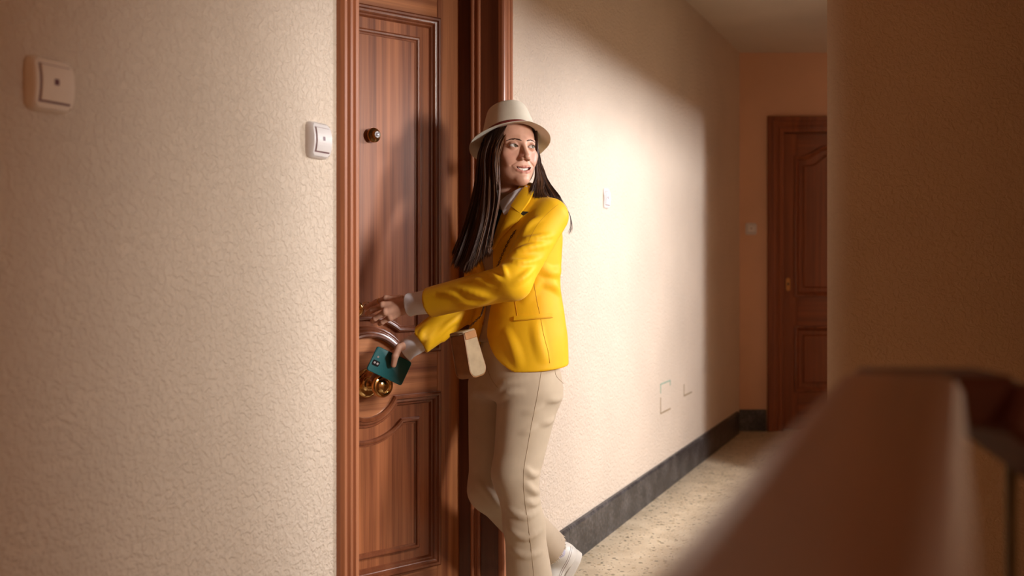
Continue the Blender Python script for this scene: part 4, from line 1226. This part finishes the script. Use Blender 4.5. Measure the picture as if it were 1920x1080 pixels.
def lockset(g0, g1, n, spread, r, light=.25, hi=None):
    """strands between two guide lines"""
    g0 = np.array(g0); g1 = np.array(g1)
    n = int(n*4.8); r = r*.35
    clump = [(rng.rand(), rng.randn()*spread, rng.randn(), rng.rand()) for _ in range(max(4, n//9))]
    for i in range(n):
        cq, cd, cx1, ck = clump[rng.randint(len(clump))]
        q = np.clip(cq+rng.randn()*.035, 0, 1); dep = cd+rng.randn()*.003
        pts = g0+(g1-g0)*q; m = len(pts)
        w = np.linspace(.25, 1, m)[:, None]
        pts = pts+w*np.array([rng.randn()*.0012, dep, rng.randn()*.001])+w*w*np.array([cx1*.005+rng.randn()*.002, 0, 0])
        cut = abs(rng.randn())*.30+.25*abs(cx1) if m > 4 else abs(rng.randn())*.25
        cut = min(cut, .85); pts[-1] = pts[-1]+(pts[-2]-pts[-1])*cut
        pts[1:-1] += np.sin(np.linspace(0, 3, m-2)+ck*9)[:, None]*np.array([.0022, .001, 0])*cx1
        k = ck*.55+rng.rand()*.45
        col = (.040, .016, .009) if k > light else (.120, .050, .021)
        if k > .85: col = (.014, .006, .004)
        strand(pts, r*(.7+.6*rng.rand()), col)
# long mass in front of her right shoulder
gA = [P(915, 246, 3.14), P(900, 290, 3.12), P(895, 350, 3.07), P(878, 415, 3.02), P(859, 470, 3.00), P(845, 502, 3.00)]
gB = [P(962, 230, 3.07), P(936, 274, 3.02), P(932, 318, 3.02), P(936, 366, 3.0), P(922, 438, 2.97), P(914, 482, 2.97)]
gM = [P(935, 230, 3.08), P(915, 285, 3.04), P(913, 350, 3.02), P(905, 420, 2.98), P(888, 480, 2.97), P(876, 518, 2.97)]
lockset(gA, gM, 260, .018, .0026, .25); lockset(gM, gB, 240, .016, .0026, .35)
lockset([P(945, 230, 3.06), P(927, 290, 3.00), P(930, 360, 2.99), P(920, 420, 2.97), P(915, 455, 2.96), P(928, 480, 2.96)], [P(958, 230, 3.06), P(935, 296, 3.0), P(934, 365, 2.99), P(923, 425, 2.965), P(916, 465, 2.955), P(914, 486, 2.955)], 50, .004, .0022, .75)
# head cover: root hair against the temple, from under the hat
lockset([hw((-.050, -.078, .060)), hw((-.062, -.060, .030)), hw((-.066, -.050, .000)), hw((-.066, -.045, -.04)), hw((-.066, -.040, -.08))], [hw((-.079, .02, .060)), hw((-.080, .02, .03)), hw((-.082, .015, -.01)), hw((-.083, .01, -.05)), hw((-.088, .0, -.10))], 120, .003, .0026)
# behind the far cheek, over her left shoulder
lockset([hw((.056, -.066, .062)), hw((.070, -.040, .030)), hw((.072, -.030, -.02)), P(1005, 335, 3.06), P(1008, 362, 3.03), P(1014, 392, 3.04)], [hw((.080, .02, .060)), hw((.082, .02, .02)), P(1017, 318, 3.10), P(1029, 345, 3.09), P(1046, 369, 3.07), P(1066, 398, 3.08)], 150, .006, .0019, .4)
lockset([P(1004, 310, 3.07), P(1003, 332, 3.05), P(997, 350, 3.02), P(990, 368, 3.0)], [P(1012, 310, 3.08), P(1018, 340, 3.06), P(1018, 362, 3.02), P(1036, 385, 3.0)], 70, .005, .0018, .5)
lockset([P(1060, 388, 3.06), P(1069, 405, 3.06), P(1071, 425, 3.06), P(1067, 442, 3.06)], [P(1062, 390, 3.06), P(1070, 406, 3.06), P(1071.5, 426, 3.06), P(1068, 440, 3.06)], 4, .002, .0009)
# back of the head under the hat
lockset([hw((-.070, .05, .055)), hw((-.074, .06, 0)), hw((-.06, .075, -.06)), hw((-.05, .07, -.13)), P(905, 420, 3.17)], [hw((.070, .05, .055)), hw((.074, .06, 0)), hw((.06, .080, -.06)), hw((.06, .075, -.12)), P(1000, 385, 3.16)], 160, .006, .0035)
ho = pm('hair', (np.concatenate(hV), np.concatenate(hF)), M_hair, None, True, np.concatenate(hC)); ho['kind'] = 'stuff'

# ring on the left hand
rp = (LF[0][0]*.45+LF[0][1]*.55); rd = nrm(LF[0][1]-LF[0][0]); u2 = nrm(np.cross(rd, [0, 0, 1])); v2 = np.cross(rd, u2)
mb = MB(); mb.tube([rp+.0098*(math.cos(a)*u2+math.sin(a)*v2) for a in np.linspace(0, 2*math.pi, 24, endpoint=False)], .0014, 6, False, True); pmb(mb, 'finger_ring', M_gold)

# ------------------------------------------------------------------ things she holds or wears loose
# phone: local x = long side, z = out of its back
c0, c1, c2, c3 = P(710, 651, 3.105), P(778, 682, 3.15), P(746, 721, 3.125), P(684, 690, 3.09)
pcen = (c0+c1+c2+c3)/4
X_ = Vector(((c1-c0)+(c2-c3))).normalized(); Yt = Vector(((c0-c3)+(c1-c2))); Zt = X_.cross(Yt).normalized(); Y_ = Zt.cross(X_)
pw, phh = np.linalg.norm((c1-c0)+(c2-c3))/2, np.linalg.norm((c0-c3)+(c1-c2))/2
ph = tag(empty('mobile_phone', pcen), 'teal mobile phone with its camera side outwards, held in her lower hand', 'phone')
ph.rotation_euler = Matrix((X_, Y_, Zt)).transposed().to_euler()
sgn = -1 if Zt.y > 0 else 1
def rrect(hx, hy, r, n=6):
    return [(sx*(hx-r)+r*math.cos(a), sy*(hy-r)+r*math.sin(a)) for sx, sy, a0 in ((1, 1, 0), (-1, 1, 90), (-1, -1, 180), (1, -1, 270)) for a in [math.radians(a0+90*i/n) for i in range(n+1)]]
def rbox(hx, hy, t, r, bev=.0015):
    mb = MB(); L_ = []
    for (ins, z) in ((bev, -t), (0, -t+bev), (0, t-bev), (bev, t)): L_.append([(x, y, z) for x, y in rrect(hx-ins, hy-ins, r-ins*.5)])
    k = len(L_[0]); V = [p for l in L_ for p in l]
    mb.add(V, [tuple(range(k-1, -1, -1)), tuple(range(3*k, 4*k))]+[(j*k+i, j*k+(i+1) % k, (j+1)*k+(i+1) % k, (j+1)*k+i) for j in range(3) for i in range(k)]); return mb
rbox(pw/2, phh/2, .0048, .008).obj('case', M_phone, ph, True, 40)
mb = rbox(.0115, .0085, .0014, .004, .0008); mb.v = [(x-pw/2+.018, y-.010, z+sgn*.0052) for x, y, z in mb.v]; cm = mb.obj('camera_module', M_phoned, ph, True, 40)
for (dx, dy) in ((-.005, 0), (.005, 0)):
    mb = MB(); mb.lathe([(0, 0), (.0034, 0), (.0034, .0012), (.0025, .0014), (0, .001)], 18, Matrix.Translation((-pw/2+.018+dx, -.010+dy, sgn*.0064)) @ (Matrix.Identity(4) if sgn > 0 else Matrix.Rotation(math.pi, 4, 'X'))); mb.obj('lens', M_glass, cm, True, 40)
mb = MB(); mb.lathe([(0, 0), (.0030, 0), (.0030, .0012), (0, .0014)], 18, Matrix.Translation((-pw/2+.016, .010, sgn*.0046)) @ (Matrix.Identity(4) if sgn > 0 else Matrix.Rotation(math.pi, 4, 'X'))); mb.obj('flash', M_glass, ph, True, 40)
mb = rbox(pw/2-.003, phh/2-.003, .0006, .007, .0003); mb.v = [(x, y, z-sgn*.0050) for x, y, z in mb.v]; mb.obj('screen', M_phoned, ph, True, 40)

# keys in the lock
kp = P(686, 576, 3.165)
keys = tag(empty('key_bunch', kp), 'brass key and ring at the door lock in her raised hand', 'keys')
def kobj(mb, nm, mat, par=None): mb.v = [tuple(np.array(v)-kp) for v in mb.v]; return mb.obj(nm, mat, par or keys, True, 50)
lockp = np.array((DM_ @ Vector((-.040, -.024, 1.036)))[:])
mb = MB(); mb.tube([lockp+np.array([.002, 0, 0]), kp+(lockp-kp)*.25], [.0018, .0018], 8)
kobj(mb, 'key_blade', M_brass)
mb = MB(); kd = nrm(kp-lockp); ku = nrm(np.cross(kd, [0, 0, 1])); kv = np.cross(ku, kd)
mb.tube([kp+kd*.004+.0085*(math.cos(a)*kd+math.sin(a)*kv) for a in np.linspace(0, 2*math.pi, 20, endpoint=False)], .0020, 6, False, True); kobj(mb, 'key_bow', M_brass)
mb = MB(); rc = P(687, 572, 3.15); mb.tube([rc+np.array([.0115*math.cos(a), .004*math.sin(a), .0095*math.sin(a)]) for a in np.linspace(0, 2*math.pi, 24, endpoint=False)], .0011, 6, False, True); kobj(mb, 'key_ring', M_gold)

# shoulder bag hanging in front of her hip on a chain
bagc = P(876, 664, 2.985)
bag = tag(empty('shoulder_bag', bagc), 'small beige leather shoulder bag with tan side hanging at her hip', 'bag')
# local: x = width seen face on, y = depth, z = up
brot = math.radians(52); tilt = math.radians(-13)
BRm = np.array(Matrix.Rotation(tilt, 3, 'Y') @ Matrix.Rotation(brot, 3, 'Z'))*.86
def bobj(mb, nm, mat, par=None, ang=40): mb.v = [tuple(BRm @ np.array(v)) for v in mb.v]; return mb.obj(nm, mat, par or bag, True, ang)
def dshape(w0, w1, h0, h1, r=.028, n=8):
    out = [(w0, h1), (-w0, h1)]
    for i in range(n+1):
        a = math.pi+math.pi/2*i/n; out.append((-w1+r+r*math.cos(a), h0+r+r*math.sin(a)))
    for i in range(n+1):
        a = 1.5*math.pi+math.pi/2*i/n; out.append((w1-r+r*math.cos(a), h0+r+r*math.sin(a)))
    return out
tb_ = lambda u, v, h: (u, -h, v)
mb = MB(); mb.poly_extrude(dshape(.030, .043, -.082, .070), -.030, .030, tb_); bb = bobj(mb, 'bag_body', M_bagb)
md = bb.modifiers.new('bevel', 'BEVEL'); md.width = .003; md.segments = 2
for s_ in (1, -1):
    mb = MB(); mb.poly_extrude(dshape(.029, .041, -.078, .074, .026), s_*.0295, s_*.0345, tb_); fp = bobj(mb, 'front_panel' if s_ > 0 else 'back_panel', M_bag)
    md = fp.modifiers.new('bevel', 'BEVEL'); md.width = .003; md.segments = 2
    rim = dshape(.030, .042, -.080, .072); mb = MB(); mb.tube([tb_(u, v, s_*.0318) for u, v in rim], .0016, 6, False, True); bobj(mb, 'piping', M_bagb, fp)
mb = MB(); mb.box(-.032, .032, -.034, .034, .070, .082, .004); bobj(mb, 'flap', M_bag)
mb = MB(); mb.box(-.030, .030, -.0370, -.032, .050, .076, .002); bobj(mb, 'flap_strap', M_bagb)
def chain(p0, p1, n, nm):
    p0 = np.array(p0); p1 = np.array(p1); d = nrm(p1-p0); u = nrm(np.cross(d, [0, 1, 0.3])); v = np.cross(d, u); ln = np.linalg.norm(p1-p0)/n
    mb = MB()
    for i in range(n):
        c = p0+(p1-p0)*(i+.5)/n; s = u if i % 2 else v
        mb.tube([c+d*(ln*.62)*math.cos(a)+s*.0028*math.sin(a) for a in np.linspace(0, 2*math.pi, 10, endpoint=False)], .0010, 5, False, True)
    mb.v = [tuple(np.array(v)-bagc) for v in mb.v]; o = mb.obj(nm, M_chain, bag, True); return o
def chain_path(pts, per, nm):
    mbs = MB()
    W = [np.array(p) for p in pts]
    for a, b in zip(W[:-1], W[1:]):
        n = max(1, int(np.linalg.norm(b-a)/per))
        d = nrm(b-a); u = nrm(np.cross(d, [0.1, 1, 0.3])); v = np.cross(d, u); ln = np.linalg.norm(b-a)/n
        for i in range(n):
            c = a+(b-a)*(i+.5)/n; s = u if i % 2 else v
            mbs.tube([c+d*(ln*.62)*math.cos(t)+s*.0023*math.sin(t) for t in np.linspace(0, 2*math.pi, 10, endpoint=False)], .0011, 5, False, True)
    mbs.v = [tuple(np.array(v)-bagc) for v in mbs.v]; return mbs.obj(nm, M_chain, bag, True)
jt = lambda p: np.minimum(jacket_torso(p), shirt_fn(p))
cp = hit(jt, [(968, 432), (957, 448), (950, 462), (943, 478), (938, 492), (932, 506)]); cp = cp+grad(jt, cp, .004)*.006
c2_ = hit(jt, [(918, 545), (908, 570)]); c2_ = c2_+grad(jt, c2_, .004)*.008
top = bagc+BRm @ np.array([.026, -.0, .082])
chain_path(list(cp)+list(c2_)+[P(902, 592, 2.985), top], .0062, 'chain_strap')
